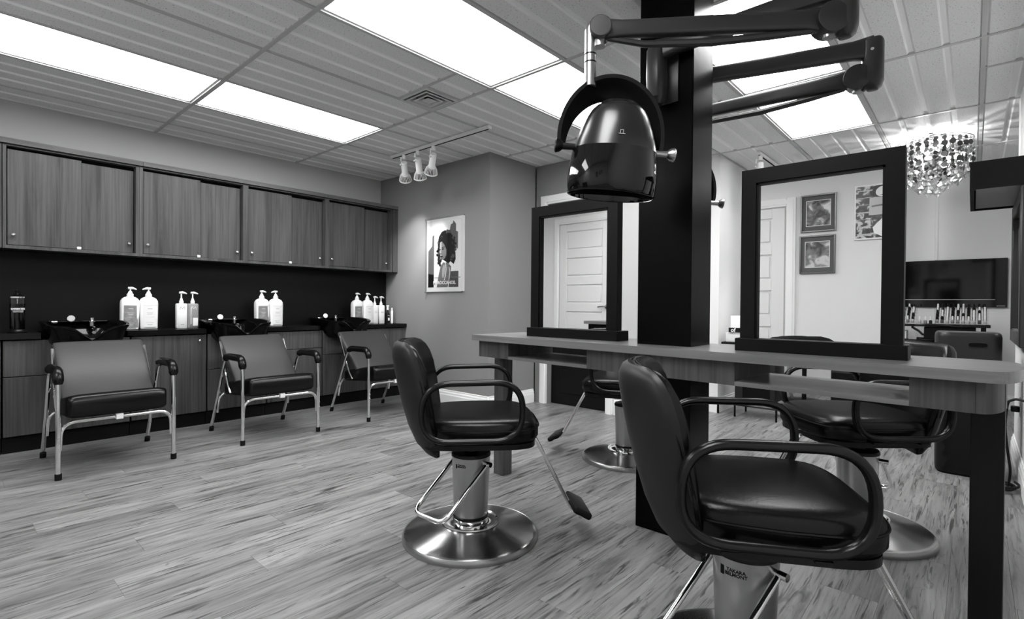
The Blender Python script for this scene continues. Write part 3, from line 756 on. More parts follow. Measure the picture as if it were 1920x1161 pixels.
# ------------------------------------------------------------------ styling chairs
def styling_chair():
    t = thing('styling_chair', 'black hydraulic salon chair on round steel base left of the pillar', 'chair', (-1.625, 1.558, 0), R(47), 'hydraulic styling chairs')
    b = obj('base_disc', lathe(NB(), [(.0, .0), (.289, .0), (.290, .018), (.284, .026), (.272, .030), (.230, .0395), (.17, .053), (.122, .064), (.0, .064)], 64), M['steel'], t)
    obj('base_rim', lathe(NB(), [(.2915, 0), (.2935, .006), (.2925, .019), (.286, .0265), (.2845, .0255)], 64, cap=False), M['steel2'], b)
    obj('collar', lathe(NB(), [(.120, .062), (.1255, .066), (.1245, .071), (.118, .071), (.112, .066), (.080, .066), (.0745, .069), (.0745, .086), (.069, .088)], 48, cap=False), M['chrome'], b)
    c = obj('pump_cylinder', lathe(NB(), [(.070, .084), (.0725, .096), (.0735, .104), (.083, .345), (.0835, .36)], 40, cap=False), M['steel2'], t)
    obj('pump_cap', lathe(NB(), [(.085, .352), (.085, .362), (.082, .368), (.03, .372), (.028, .40), (.045, .415), (.0, .416)], 40), M['blackp'], c)
    obj('cylinder_ring', lathe(NB(), [(.0725, .083), (.0765, .087), (.0765, .095), (.0735, .098)], 40, cap=False), M['blackp'], c)
    bm = NB(); box(bm, -.10, .10, -.10, .10, .412, .430, 0, .003, 1); obj('seat_plate', bm, M['blackp'], t)
    # foot operated pump lever: a bent chrome bar hung from both sides of the cylinder
    bm = NB(); pv = .092*.7071; e = .245*.7071
    tube(bm, fillet([(pv, -pv, .325), (pv-e, -pv-e, .150), (-pv-e, pv-e, .150), (-pv, pv, .325)], .05, 6), .0095, 10)
    for s in (1, -1): cyl(bm, (s*pv*.80, -s*pv*.80, .328), (s*pv*1.25, -s*pv*1.25, .328), .011, 10)
    obj('pump_lever', bm, M['chrome'], t)
    # seat
    rings = []; n = 40
    for z, s, q in ((.452, .90, 3.5), (.456, .965, 3.8), (.475, 1.0, 4.0), (.512, 1.0, 4.0), (.527, .985, 4.0), (.538, .955, 3.9), (.546, .90, 3.7), (.551, .80, 3.4), (.555, .55, 3.0), (.556, .15, 2.4)):
        rg = []
        for a, b_ in superell(.245*s, .245*s, q, n):
            taper = 1.0 - .10*max(0, -a/.245)
            rg.append((a+.035, b_*taper, z - .018*max(0, (a-.16)/.085)**2*(1 if z > .5 else .3)))
        rings.append(rg)
    st = obj('seat', loft(NB(), rings), M['leather'], t, angle=60)
    rg = [(a+.035, b_*(1.0-.10*max(0, -a/.245)), .508) for a, b_ in superell(.2465, .2465, 3.8, 60)]
    bm = NB(); tube(bm, rg, .0038, 6, closed=True); obj('piping', bm, M['leather'], st)
    bm = NB()
    prism(bm, [(a+.03, b_) for a, b_ in superell(.235, .225, 5, 32)], .430, .451); obj('seat_board', bm, M['blackp'], t, angle=30)
    # backrest: curved padded shell, lofted upward
    rings = []
    BK = ((.388, -.186, .012, .170), (.396, -.190, .026, .188), (.43, -.205, .041, .206), (.50, -.228, .050, .222), (.58, -.248, .054, .235), (.66, -.266, .056, .243), (.74, -.283, .055, .245), (.79, -.295, .051, .238), (.822, -.302, .044, .222), (.842, -.306, .032, .198), (.852, -.308, .014, .165))
    for z, xc, th, w in BK:
        rg = []
        for a, b_ in superell(w, th, 2.8, 44):
            rg.append((xc + b_ + .075*(a/.245)**2 + .01, a, z))
        rings.append(rg)
    bk = obj('backrest', loft(NB(), rings), M['leather'], t, angle=60)
    # charcoal outer shell of the back
    rings = []
    for z, xc, th, w in [(z, xc, th+.0022, w+.0012) for z, xc, th, w in BK[2:]]:
        rg = []
        for a, b_ in superell(w, th, 2.8, 44): rg.append((xc + b_ + .075*(a/.245)**2 + .01, a, z))
        rings.append([p for k, p in enumerate(rg) if 22 <= k <= 44 or k == 0])
    bm = NB(); rs = [[bm.verts.new(p) for p in r[1:] + r[:1]] for r in rings]
    for a_, b_ in zip(rs, rs[1:]):
        for k in range(len(a_)-1): bm.faces.new((a_[k], a_[k+1], b_[k+1], b_[k]))
    obj('back_shell', bm, M['shell'], bk, angle=60)
    # stitched seams over the shoulder of the back
    for dx in (-.006, .006):
        pts = []
        for k in range(25):
            a = -math.pi*.5 + math.pi*k/24; s_, c_ = math.sin(a), math.cos(a)
            w = .243*math.copysign(abs(s_)**.62, s_); z = .56 + .290*max(0, c_)**.42
            zz = (z-.56)/.29; xc = -.246 - .064*zz
            pts.append((xc + .075*(w/.245)**2 + .01 + dx, w*1.012, z+.004*c_))
        bm = NB(); tube(bm, pts, .0022, 5); obj('stitched_seam', bm, M['leather'], bk)
    obj('back_bracket', box(NB(), -.21, -.06, -.05, .05, .41, .424, 0, .003, 1), M['blackp'], t)
    for s in (-1, 1):
        y = s*.272
        loop = fillet([(-.198, y, .478), (.194, y, .480), (.194, y, .708), (-.190, y, .700)], .112, 10, closed=True)
        bm = NB(); tube(bm, loop, .0120, 14, closed=True)
        for v in bm.verts: v.co.y = y + (v.co.y-y)*1.5
        a = obj('armrest', bm, M['armm'], t)
        for xx in (-.09, .10): obj('arm_bracket', box(NB(), xx-.018, xx+.018, min(s*.17, y), max(s*.17, y), .456, .463), M['blackp'], a)
    # footrest
    bm = NB(); tube(bm, fillet([(.02, -.017, .440), (.27, -.017, .440), (.44, -.017, .115), (.47, -.017, .105)], .035, 5), .0085, 8)
    tube(bm, fillet([(.02, .017, .440), (.27, .017, .440), (.44, .017, .115), (.47, .017, .105)], .035, 5), .0085, 8)
    tube(bm, [(.465, -.10, .106), (.465, .10, .106)], .0085, 8)
    ft = obj('footrest_bar', bm, M['chrome'], t)
    bm = NB(); box(bm, -.043, .043, -.105, .105, -.015, .015, 0, .012, 3); xf(bm, Matrix.Translation((.475, 0, .118)) @ Matrix.Rotation(R(28), 4, 'Y')); 
    fp = obj('foot_pad', bm, M['rubber'], ft)
    return t
def add_logo(chair, ang, size=.0125):
    cyln = [c for c in chair.children if c.name.startswith('pump_cylinder')][0]
    b2 = wrap_text('TAKARA', size, .0823, ang, .325, bold=.0004)
    b3 = wrap_text('BELMONT', size, .0820, ang, .325-size*.85, bold=.0004)
    for b in (b3,):
        me = bpy.data.meshes.new('t'); b.to_mesh(me); b.free(); b2.from_mesh(me); bpy.data.meshes.remove(me)
    # small square emblem to the left of the words
    w = size*3.0/.0823
    bx = NB(); box(bx, -size*.42, size*.42, -size*.95, size*.95, 0, .0006); 
    for v in bx.verts:
        a = ang - w + v.co.x/.0823; rr = .0823+v.co.z; v.co = (rr*math.cos(a), rr*math.sin(a), .318+v.co.y)
    me = bpy.data.meshes.new('t'); bx.to_mesh(me); bx.free(); b2.from_mesh(me); bpy.data.meshes.remove(me)
    obj('maker_lettering', b2, M['inkd'], cyln, angle=0)
sc = styling_chair()
CH = [sc,
 copyt(sc, 'black hydraulic salon chair nearest the viewer, in front of the right mirror', (-.448, 1.450, 0), R(29)),
 copyt(sc, 'black hydraulic salon chair behind the table, half hidden by the black pillar', (-1.685, 3.03, 0), R(203)),
 copyt(sc, 'black hydraulic salon chair behind the table under the right mirror', (-.385, 2.79, 0), R(222))]
add_logo(CH[0], R(-120), .009); add_logo(CH[1], R(-118))

# ------------------------------------------------------------------ hooded dryers on swing arms
def beam(bm, a, b, h0, h1, w, up=Vector((0, 0, 1)), n=10):
    a, b = Vector(a), Vector(b); d = (b-a).normalized(); s = d.cross(up).normalized(); u = s.cross(d)
    rings = []
    for k in range(n+1):
        t = k/n; p = a.lerp(b, t); h = h0+(h1-h0)*t
        h *= 1.0 + .35*(max(0, t-.86)/.14)**2 + .35*(max(0, .14-t)/.14)**2
        rings.append([p + s*x + u*z for x, z in superell(w, h, 4, 20)])
    return loft(bm, rings)
def dryer(name, br, s_face, elb, head, yaw, label):
    t = thing(name, label, 'hood dryer', br, 0, 'hooded dryers on the pillar')
    O = Vector(br)
    q = lambda v: Vector(v)-O
    E, Hd = q(elb), q(head)
    bm = NB(); box(bm, -.05, .05, 0 if s_face < 0 else -.012, .012 if s_face < 0 else 0, -.16, .06, 0, .006)
    mb = obj('wall_plate', bm, M['dryarm'], t)
    # bracket knuckle in front of the plate
    yk = s_face*.055
    bm = NB(); rings = []
    for z, w, dd in ((-.175, .022, .016), (-.15, .034, .04), (-.06, .036, .045), (.05, .034, .045), (.066, .028, .036)):
        rings.append([(a-.022, yk*1.0+b, z) for a, b in superell(w, dd, 4, 24)])
    obj('bracket', loft(NB(), rings), M['dryarm'], t); bm.free()
    A = Vector((-.02, yk, .055)); up = Vector((0, 0, 1))
    d = (Hd-E).normalized(); s = d.cross(up).normalized()
    K = E - d*.055                                        # elbow block just beyond the lower arm's pivot
    bm = beam(NB(), A, K + Vector((0, 0, .125)), .034, .040, .024); obj('upper_arm', bm, M['dryarm'], t)
    bm = NB(); rings = []
    for z, w in ((-.062, .020), (-.050, .034), (-.02, .042), (.150, .042), (.162, .036)): rings.append([(K.x+a, K.y+b, K.z+z) for a, b in superell(w, w, 3, 24)])
    ek = obj('elbow', loft(bm, rings), M['dryarm'], t)
    cs = -s if (-s).y < 0 else s
    bm = NB(); tube(bm, [K+cs*.040+up*.105, K+cs*.046+up*.105], [.008, .007], 12); obj('elbow_screw', bm, M['nickel'], ek)
    bm = NB(); cyl(bm, K+up*.0, E, .030, 14); obj('elbow_link', bm, M['dryarm'], ek)
    bm = beam(NB(), E+up*.004, Hd+up*.0, .036, .030, .022)
    la = obj('lower_arm', bm, M['dryarm'], t)
    bm = NB(); tube(bm, [E+d*.05-up*.034, E.lerp(Hd, .25)-up*.046, E.lerp(Hd, .5)-up*.060, E.lerp(Hd, .8)-up*.058, Hd-d*.03-up*.032], [.010, .014, .015, .013, .010], 8); obj('spring_rod', bm, M['dryarm'], la)
    for P, rr in ((E, .055), (Hd, .041)):
        bm = NB(); tube(bm, [P-s*.040, P-s*.037, P+s*.037, P+s*.040], [rr*.92, rr, rr, rr*.92], 28); obj('pivot_cap', bm, M['dryarm'], la)
        obj('hinge_pin', cyl(NB(), P-up*.02, P-up*.062, .022, 14), M['steel2'], la)
    # drop tube and hood
    hx = Hd + d*.035
    bm = NB(); tube(bm, fillet([Hd+up*.02, hx+up*.015, hx-up*.10, hx-up*.21], .02, 4), .022, 16); tb = obj('drop_tube', bm, M['steel2'], t)
    bm = NB(); cyl(bm, hx-up*.088, hx-up*.093, .0228, 16); cyl(bm, hx-up*.118, hx-up*.123, .0228, 16); obj('tube_ring', bm, M['blackp'], tb)
    hd = bpy.data.objects.new('hood', mesh('hood', lathe(NB(), [(.156, .150), (.148, .185), (.134, .230), (.116, .275), (.101, .302), (.086, .318), (.072, .324), (.068, .334), (.03, .341), (.0, .342)], 48, sx=1.0, sy=.95, cap=False), M['dryer'], 60))
    COL.objects.link(hd); hd.parent = t; hd.location = HC(Hd); hd.rotation_euler = (R(4), R(5), yaw)
    vb = lathe(NB(), [(.157, .155), (.163, .10), (.166, .05), (.163, .0), (.157, -.006), (.153, .004), (.156, .06), (.153, .10), (.148, .155)], 48, sx=1.0, sy=.95, cap=False)
    obj('visor', vb, M['visor'], hd, angle=60)
    obj('visor_rim', lathe(NB(), [(.1645, .001), (.1625, -.005), (.1595, -.007)], 48, sx=1.0, sy=.95, cap=False), M['visor'], hd)
    obj('inner_grille', lathe(NB(), [(.0, .19), (.140, .18)], 32, cap=False), M['gap'], hd)
    bm = NB()
    box(bm, -.012, .012, -.1425, -.139, .190, .1915); box(bm, -.006, -.0045, -.1405, -.137, .193, .204); box(bm, .0045, .006, -.1405, -.137, .193, .204); box(bm, -.006, .006, -.1385, -.1355, .2035, .205)
    o = obj('small_emblem', bm, M['nickel'], hd, angle=0)
    # broad crescent yoke from knob to knob over the crown, tipped towards the back
    n = 36; rings = []
    for k in range(n+1):
        a = math.pi*(-.02) + math.pi*1.04*k/n; c_, s_ = math.cos(a), math.sin(a)
        wd = .006 + .037*max(0, min(1, (s_+.31)/1.31))**1.1
        cx, cz = .182*c_ - .020, .188 + .222*s_
        rings.append([(cx + .007*p*c_ - wd*.75*q_*c_, q_*wd*.9 + .05*max(0, s_) + .008, cz + .007*p*s_ - wd*.75*q_*s_) for p, q_ in ((1, -1), (1.3, 0), (1, 1), (-1, 1), (-.7, 0), (-1, -1))])
    obj('yoke', loft(NB(), rings), M['yoke'], hd, angle=50)
    for sx in (-1, 1):
        bm = NB(); tube(bm, [(sx*.14, 0, .165), (sx*.195, 0, .165), (sx*.207, 0, .165), (sx*.221, 0, .165), (sx*.225, 0, .165)], [.012, .013, .023, .027, .021], 20)
        obj('side_knob', bm, M['steel2'] if sx > 0 else M['blackp'], hd)  # steel paints the lit right cap, black the dark left one
    return t
def HC(Hd): return (Hd.x+.035, Hd.y+.025, 1.425-2.045)
dr1 = dryer('hood_dryer', (-1.005, PY0-.012, 2.045), -1, (-.405, 2.175, 2.05), (-1.065, 1.676, 2.045), R(40), 'satin black hood dryer hanging by the pillar on a long double arm')
def HC(Hd): return (Hd.x-.03, Hd.y+.02, 1.425-2.045)
dr2 = dryer('hood_dryer', (-1.02, PY1+.012, 2.045), 1, (-.405, 2.80, 2.045), (-1.20, 2.735, 2.045), R(35), 'satin black hood dryer almost hidden behind the pillar, only its arms showing')

# ------------------------------------------------------------------ ceiling diffuser, track lamps, chandelier
t = thing('ceiling_vent', 'square grey ceiling air diffuser with stepped louvres above the poster', 'vent', (GX[4]+.152, GY[3]-.152, ZC))
bm = NB()
for a in ((-.145, .145, -.145, -.128), (-.145, .145, .128, .145), (-.145, -.128, -.128, .128), (.128, .145, -.128, .128)): box(bm, *a, -.008, .02)
obj('frame', bm, M['vent'], t)
obj('throat', box(NB(), -.145, .145, -.145, .145, .03, .035), M['gap'], t)
for s0, s1, z in ((.118, .090, -.012), (.078, .050, -.012), (.038, .0, -.010)):
    bm = NB()
    a = [bm.verts.new((x*s0, y*s0, z)) for x, y in ((-1, -1), (1, -1), (1, 1), (-1, 1))]
    if s1 > 0:
        b_ = [bm.verts.new((x*s1, y*s1, .020)) for x, y in ((-1, -1), (1, -1), (1, 1), (-1, 1))]
        c_ = [bm.verts.new((x*(s0-.016), y*(s0-.016), z)) for x, y in ((-1, -1), (1, -1), (1, 1), (-1, 1))]
        for k in range(4):
            bm.faces.new((a[k], a[(k+1) % 4], c_[(k+1) % 4], c_[k])); bm.faces.new((c_[k], c_[(k+1) % 4], b_[(k+1) % 4], b_[k]))
    else: bm.faces.new(a)
    obj('louvre', bm, M['vent'], t)

def track(name, x0, y0, x1, y1, heads, label):
    L_ = math.hypot(x1-x0, y1-y0); t = thing(name, label, 'track light', (x0, y0, ZC-.006), math.atan2(y1-y0, x1-x0), None)
    bm = NB(); box(bm, 0, L_, -.019, .019, -.028, 0, 0, .002, 1); obj('rail', bm, M['wlamp'], t)
    obj('rail_slot', box(NB(), .02, L_-.02, -.007, .007, -.0295, -.0275), M['gap'], t)
    for px, tgt, drop in heads:
        h = bpy.data.objects.new('lamp_head', mesh('lamp_head', lathe(NB(), [(.0, .0), (.027, .0), (.030, -.004), (.030, -.115), (.034, -.120), (.034, -.128)], 24), M['wlamp'], 40)); COL.objects.link(h); h.parent = t
        org = Vector((px, 0, -.022-drop)); h.location = org
        wm = Matrix.Rotation(math.atan2(y1-y0, x1-x0), 4, 'Z'); wm.translation = (x0, y0, ZC-.006)
        dirv = (Vector(tgt) - (wm @ org)).normalized(); dl = wm.to_3x3().inverted() @ dirv
        h.rotation_mode = 'QUATERNION'; h.rotation_quaternion = (-dl).to_track_quat('Z', 'Y')
        # ribbed lamp bell
        bm = NB(); nf = 24
        for k in range(nf):
            a = 2*math.pi*k/nf; c_, s_ = math.cos(a), math.sin(a)
            tube(bm, [(c_*.032, s_*.032, -.122), (c_*.050, s_*.050, -.150), (c_*.058, s_*.058, -.185)], .0033, 4)
        lathe(bm, [(.060, -.182), (.062, -.192), (.056, -.192), (.056, -.182)], 32, cap=False); lathe(bm, [(.030, -.124), (.034, -.134), (.030, -.140)], 24, cap=False)
        obj('lamp_bell', bm, M['wlamp'], h)
        obj('lamp_core', lathe(NB(), [(.025, -.124), (.043, -.150), (.051, -.185)], 24, cap=False), M['gap'], h)
        obj('bulb_face', lathe(NB(), [(.046, -.166), (.0, -.167)], 24, cap=False), M['bulb_dim'], h)
        bm = NB(); cyl(bm, (px, 0, -.022), (px, 0, -.07), .020, 16); tube(bm, [(px, .034, -.055), (px, .036, -.022-drop)], .006, 8); tube(bm, [(px, 0, -.060), (px, .034, -.058)], .006, 8); cyl(bm, (px, .030, -.022-drop-.03), (px, .044, -.022-drop-.03), .008, 8); obj('swivel', bm, M['wlamp'], t)
        if SPOT and tgt[2] < 2.0:
            ld = bpy.data.lights.new('track_lamp', 'SPOT'); ld.energy = SPOT; ld.spot_size = R(46); ld.spot_blend = 1.0; ld.shadow_soft_size = .018
            lo = bpy.data.objects.new('track_lamp', ld); COL.objects.link(lo); lo.parent = h; lo.location = (0, 0, -.180)
track('track_light', -2.882, 2.945, -4.21, 2.945, [(1.13, (-4.58, 3.47, 1.60), .075), (.92, (-4.25, 3.47, 1.40), .075), (.70, (-4.50, 3.47, 1.25), .075)], 'white ceiling track with three ribbed spot lamps above the poster')
track('track_light', -1.49, 5.04, -1.49, 6.3, [(.06, (-1.49, 5.11, .9), .07), (.8, (-1.79, 6.0, 1.3), .07)], 'white ceiling track with a spot lamp behind the right mirror')

t = thing('chandelier', 'sparkling drum chandelier of discs and crystal drops over the far nail table', 'chandelier', (-.265, 5.55, ZC))
obj('ceiling_plate', lathe(NB(), [(.0, -.012), (.07, -.012), (.09, -.004), (.09, 0)], 32), M['chrome'], t)
bm = NB()
for rr, zz in ((.255, -.055), (.20, -.055), (.14, -.055)): tube(bm, [(rr*math.cos(2*math.pi*k/40), rr*math.sin(2*math.pi*k/40), zz) for k in range(40)], .004, 6, closed=True)
for k in range(3): a = k*math.pi/3; tube(bm, [(-.255*math.cos(a), -.255*math.sin(a), -.055), (.255*math.cos(a), .255*math.sin(a), -.055)], .004, 6)
cyl(bm, (0, 0, -.012), (0, 0, -.055), .012, 12)
obj('ring_frame', bm, M['chrome'], t)
bm = NB(); bm2 = NB()
def disc(b, x, y, z, a, r):
    tx, ty = -math.sin(a), math.cos(a); n = 10; f_ = []; 
    for s in (-.0008, .0008):
        f_.append([b.verts.new((x+math.cos(a)*s+tx*r*math.cos(2*math.pi*k/n), y+math.sin(a)*s+ty*r*math.cos(2*math.pi*k/n), z+r*math.sin(2*math.pi*k/n))) for k in range(n)])
    b.faces.new(f_[0]); b.faces.new(f_[1][::-1])
    for k in range(n): b.faces.new((f_[0][k], f_[1][k], f_[1][(k+1) % n], f_[0][(k+1) % n]))
for ring, (rr, cnt, dep) in enumerate(((.255, 30, 6), (.19, 20, 7), (.12, 12, 8))):
    for k in range(cnt):
        a = 2*math.pi*k/cnt + ring*.1; z = -.065; 
        for m_ in range(dep):
            r = rnd.choice((.012, .017, .022)); z -= r
            disc(bm if rnd.random() < .75 else bm2, rr*math.cos(a), rr*math.sin(a), z, a + rnd.uniform(-.7, .7), r); z -= r+.004
o = obj('disc_strands', bm, M['disc'], t, angle=0); o['kind'] = 'stuff'
o = obj('pale_disc_strands', bm2, M['disc2'], t, angle=0); o['kind'] = 'stuff'
def crystal_mesh(r):
    bm = NB(); top = bm.verts.new((0, 0, r*1.1)); bot = bm.verts.new((0, 0, -r*1.15)); n = 8
    ring = [bm.verts.new((r*math.cos(2*math.pi*k/n), r*math.sin(2*math.pi*k/n), 0)) for k in range(n)]
    for k in range(n): bm.faces.new((ring[k], ring[(k+1) % n], top)); bm.faces.new((ring[(k+1) % n], ring[k], bot))
    return mesh('crystal_drop', bm, M['crystal'], 0)
cm = [crystal_mesh(.030), crystal_mesh(.038)]
for rr, cnt, z in ((.235, 16, -.33), (.165, 11, -.385), (.095, 7, -.43), (.03, 2, -.475)):
    for k in range(cnt):
        a = 2*math.pi*k/cnt + rr*9; obj('crystal_drop', cm[k % 2], None, t, (rr*math.cos(a), rr*math.sin(a), z + rnd.uniform(-.012, .012)))
for k in range(5):
    a = 2*math.pi*k/5; c_, s_ = math.cos(a)*.08, math.sin(a)*.08
    obj('light_bulb', lathe(NB(), [(.0, 0), (.014, -.01), (.018, -.03), (.010, -.05), (.0, -.052)], 12, c=(c_, s_, -.06)), M['bulb'], t)
    ld = bpy.data.lights.new('chandelier_lamp', 'POINT'); ld.energy = CHAND/5; ld.shadow_soft_size = .02
    lo = bpy.data.objects.new('chandelier_lamp', ld); COL.objects.link(lo); lo.parent = t; lo.location = (c_, s_, -.135)

# ------------------------------------------------------------------ poster on the grey wall
t = thing('poster', 'acrylic framed advertising poster of a curly haired woman on the grey wall', 'poster', (-4.022, 3.47, 1.51))
obj('backing', box(NB(), -.285, .285, -.008, .005, -.375, .375), M['paper'], t)
def flat(bm, pts, y, mi):
    f = bm.faces.new([bm.verts.new((x, y, z)) for x, z in pts]); f.material_index = mi
def ell(cx, cz, a, b, n=24, rot=0, jit=0):
    out = []
    for k in range(n):
        th = 2*math.pi*k/n; j = 1+rnd.uniform(-jit, jit); x, z = a*math.cos(th)*j, b*math.sin(th)*j
        out.append((cx+x*math.cos(rot)-z*math.sin(rot), cz+x*math.sin(rot)+z*math.cos(rot)))
    return out
bm = NB(); Y0 = -.0085
mats = [M['pap_white'], M['pap_grey'], M['pap_dark'], M['pap_mid'], M['pap_skin'], M['pap_skinl'], M['pap_pale']]
flat(bm, [(-.26, -.33), (.24, -.33), (.24, .345), (-.26, .345)], Y0, 0)
flat(bm, [(-.26, -.33), (-.17, -.33), (-.165, .22), (-.195, .20), (-.20, .10), (-.26, .05)], Y0-.0003, 1)
flat(bm, [(-.26, -.33), (-.17, -.33), (-.17, -.20), (-.26, -.185)], Y0-.0005, 2)
flat(bm, [(.03, .12), (.20, .05), (.20, .22), (.17, .23), (.17, .30), (.13, .34), (.12, .31), (.09, .30), (.07, .22)], Y0-.0003, 1)
flat(bm, [(.06, -.33), (.21, -.33), (.21, -.17), (.05, -.17)], Y0-.0003, 3)
flat(bm, [(-.16, -.235), (.24, -.235), (.24, -.229), (-.16, -.229)], Y0-.0004, 1)
# shoulder and back
flat(bm, [(-.12, -.33), (-.09, -.20), (-.06, -.11), (-.02, -.075), (.05, -.08), (.10, -.12), (.09, -.22), (.05, -.33)], Y0-.0008, 4)
flat(bm, ell(-.015, -.17, .022, .07, 20, R(-8)), Y0-.0011, 5)
# hair
flat(bm, [(-.11, .12), (-.09, .19), (-.05, .235), (0, .25), (.05, .24), (.09, .21), (.12, .15), (.15, .08), (.165, 0), (.17, -.05), (.14, -.10), (.09, -.07), (.06, -.09), (0, -.06), (-.06, -.03), (-.09, .0), (-.10, .06)], Y0-.0014, 2)
for k in range(70):
    a = rnd.uniform(-.3, 1.25)*math.pi; rx, rz_ = .13, .17
    flat(bm, ell(.03+rx*math.cos(a)*rnd.uniform(.75, 1.12), .07+rz_*math.sin(a)*rnd.uniform(.8, 1.05), rnd.uniform(.010, .022), rnd.uniform(.008, .016), 9, rnd.uniform(0, 3)), Y0-.0016-.00001*k, 2 if rnd.random() < .72 else 3)
for k, (hx_, hz_) in enumerate(((-.085, -.03), (-.09, -.055), (-.075, -.075), (-.095, -.08), (-.06, -.06), (-.07, -.10))): flat(bm, ell(hx_, hz_, .018, .016, 10, k), Y0-.00155-.00001*k, 2)
for k in range(14): flat(bm, ell(-.10+rnd.uniform(-.02, .02), rnd.uniform(-.08, .10), .012, .010, 8), Y0-.0016, 2)
# face
flat(bm, [(-.07, .13), (-.04, .14), (0, .10), (.03, .05), (.03, .0), (.0, -.04), (-.035, -.05), (-.06, -.03), (-.07, .0), (-.08, .04)], Y0-.0028, 4)
flat(bm, [(-.07, .13), (-.045, .135), (-.045, .07), (-.05, .03), (-.045, -.01), (-.06, -.01), (-.075, .04)], Y0-.0031, 5)
flat(bm, ell(-.072, .055, .014, .007, 12), Y0-.0034, 2); flat(bm, ell(-.025, .060, .018, .008, 12), Y0-.0034, 2)
flat(bm, [(-.045, .078), (.005, .085), (.0, .077), (-.04, .071)], Y0-.0034, 2)
flat(bm, ell(-.054, .012, .012, .006, 10), Y0-.0034, 3); flat(bm, ell(-.043, -.016, .019, .008, 12), Y0-.0034, 2)
# strap
for p0, p1 in (((-.01, -.065), (.02, -.09)), ((.02, -.09), (.028, -.15)), ((.028, -.15), (.02, -.21)), ((.02, -.21), (.0, -.26)), ((.075, -.13), (.085, -.18)), ((.085, -.18), (.06, -.33))):
    dx, dz = p1[0]-p0[0], p1[1]-p0[1]; l_ = math.hypot(dx, dz); nx, nz = -dz/l_*.004, dx/l_*.004
    flat(bm, [(p0[0]-nx, p0[1]-nz), (p0[0]+nx, p0[1]+nz), (p1[0]+nx, p1[1]+nz), (p1[0]-nx, p1[1]-nz)], Y0-.0036, 0)
o = obj('printed_picture', bm, mats, t, angle=0)
b2 = text_bm('MOROCCANOIL', .047, .0004, 1.0, bold=.0012); xf(b2, Matrix.Translation((.0, Y0-.0045, -.285)) @ Matrix.Rotation(R(90), 4, 'X')); obj('poster_lettering', b2, M['pap_white'], t, angle=0)
bm = NB(); box(bm, -.30, .30, -.0205, -.0165, -.39, .39); obj('acrylic_cover', bm, M['acrylic'], t)
for sx in (-1, 1):
    for sz in (-1, 1): obj('standoff', cyl(NB(), (sx*.288, -.026, sz*.378), (sx*.288, .0, sz*.378), .006, 10), M['nickel'], t)

# ------------------------------------------------------------------ pictures on the wall behind the viewer (seen in the mirror)
def picture(x0, x1, z0, z1, pr, label):
    t = thing('framed_picture', label, 'picture', ((x0+x1)/2, -1.30, (z0+z1)/2), 0, 'framed photographs seen in the right mirror')
    w, h = (x1-x0)/2, (z1-z0)/2; bm = NB()
    for a in ((-w, -w+.014, -h, h), (w-.014, w, -h, h), (-w+.014, w-.014, -h, -h+.014), (-w+.014, w-.014, h-.014, h)): box(bm, a[0], a[1], 0, .022, a[2], a[3], 0, .002, 1)
    obj('frame', bm, M['pframe'], t); obj('mat_board', box(NB(), -w+.012, w-.012, .002, .010, -h+.012, h-.012), M['mat'], t)
    pw, ph = w*.66, h*.66
    obj('mat_bevel', box(NB(), -pw-.005, pw+.005, .010, .0112, -ph-.005, ph+.005), M['lab_white'], t)
    obj('photo_print', box(NB(), -pw, pw, .0112, .0120, -ph, ph), pr, t)
picture(-1.258, -.960, 1.725, 2.080, M['print1'], 'square framed photograph on the reflected wall, upper of two')
picture(-1.264, -.964, 1.329, 1.691, M['print2'], 'square framed photograph on the reflected wall, lower of two')
t = thing('fashion_poster', 'white edged fashion poster of a reclining woman at the right of the mirror reflection', 'poster', (-.63, -1.30, 1.865))
obj('backing', box(NB(), -.19, .19, 0, .018, -.246, .246, 0, .002, 1), M['paper'], t)
obj('foil_print', box(NB(), -.178, .178, .018, .0186, -.232, .232), M['foil'], t)
bm = NB(); ym_ = .0190
def flat2(pts, y, mi): f = bm.faces.new([bm.verts.new((x, y, z)) for x, z in pts]); f.material_index = mi
flat2([(-.07, .225), (.17, .235), (.17, .12), (-.06, .13), (-.075, .18)], ym_, 2)
flat2(ell(.02, .175, .052, .045, 20, R(20)), ym_+.0004, 0)
flat2([(.02, .185), (.06, .190), (.05, .170), (.03, .172)], ym_+.0008, 2); flat2([(-.005, .145), (.04, .15), (.03, .138)], ym_+.0008, 3)
flat2([(-.075, .125), (.17, .13), (.17, -.03), (-.08, -.03)], ym_+.0003, 6)
flat2([(-.06, .055), (.17, .075), (.17, .06), (-.06, .04)], ym_+.0006, 1)
flat2([(-.05, -.14), (.03, -.05), (.08, -.045), (.16, -.09), (.17, -.22), (.02, -.225), (-.04, -.19)], ym_+.0006, 0)
for k in range(7):
    z = -.20+k*.065; flat2([(-.17, z), (-.06, z+rnd.uniform(-.02, .02)), (-.05, z+.008), (-.17, z+.006)], ym_+.0009, 6)
obj('printed_figure', bm, mats, t, angle=0)
# small desk reflected in the left mirror
t = thing('reception_desk', 'dark topped small desk reflected at the foot of the left mirror', 'desk', (-3.12, -1.02, 0))
obj('desk_top', box(NB(), -.40, .40, -.24, .24, .785, .82), M['top'], t); obj('desk_body', box(NB(), -.36, .36, -.22, .20, .0, .784), M['frame'], t)

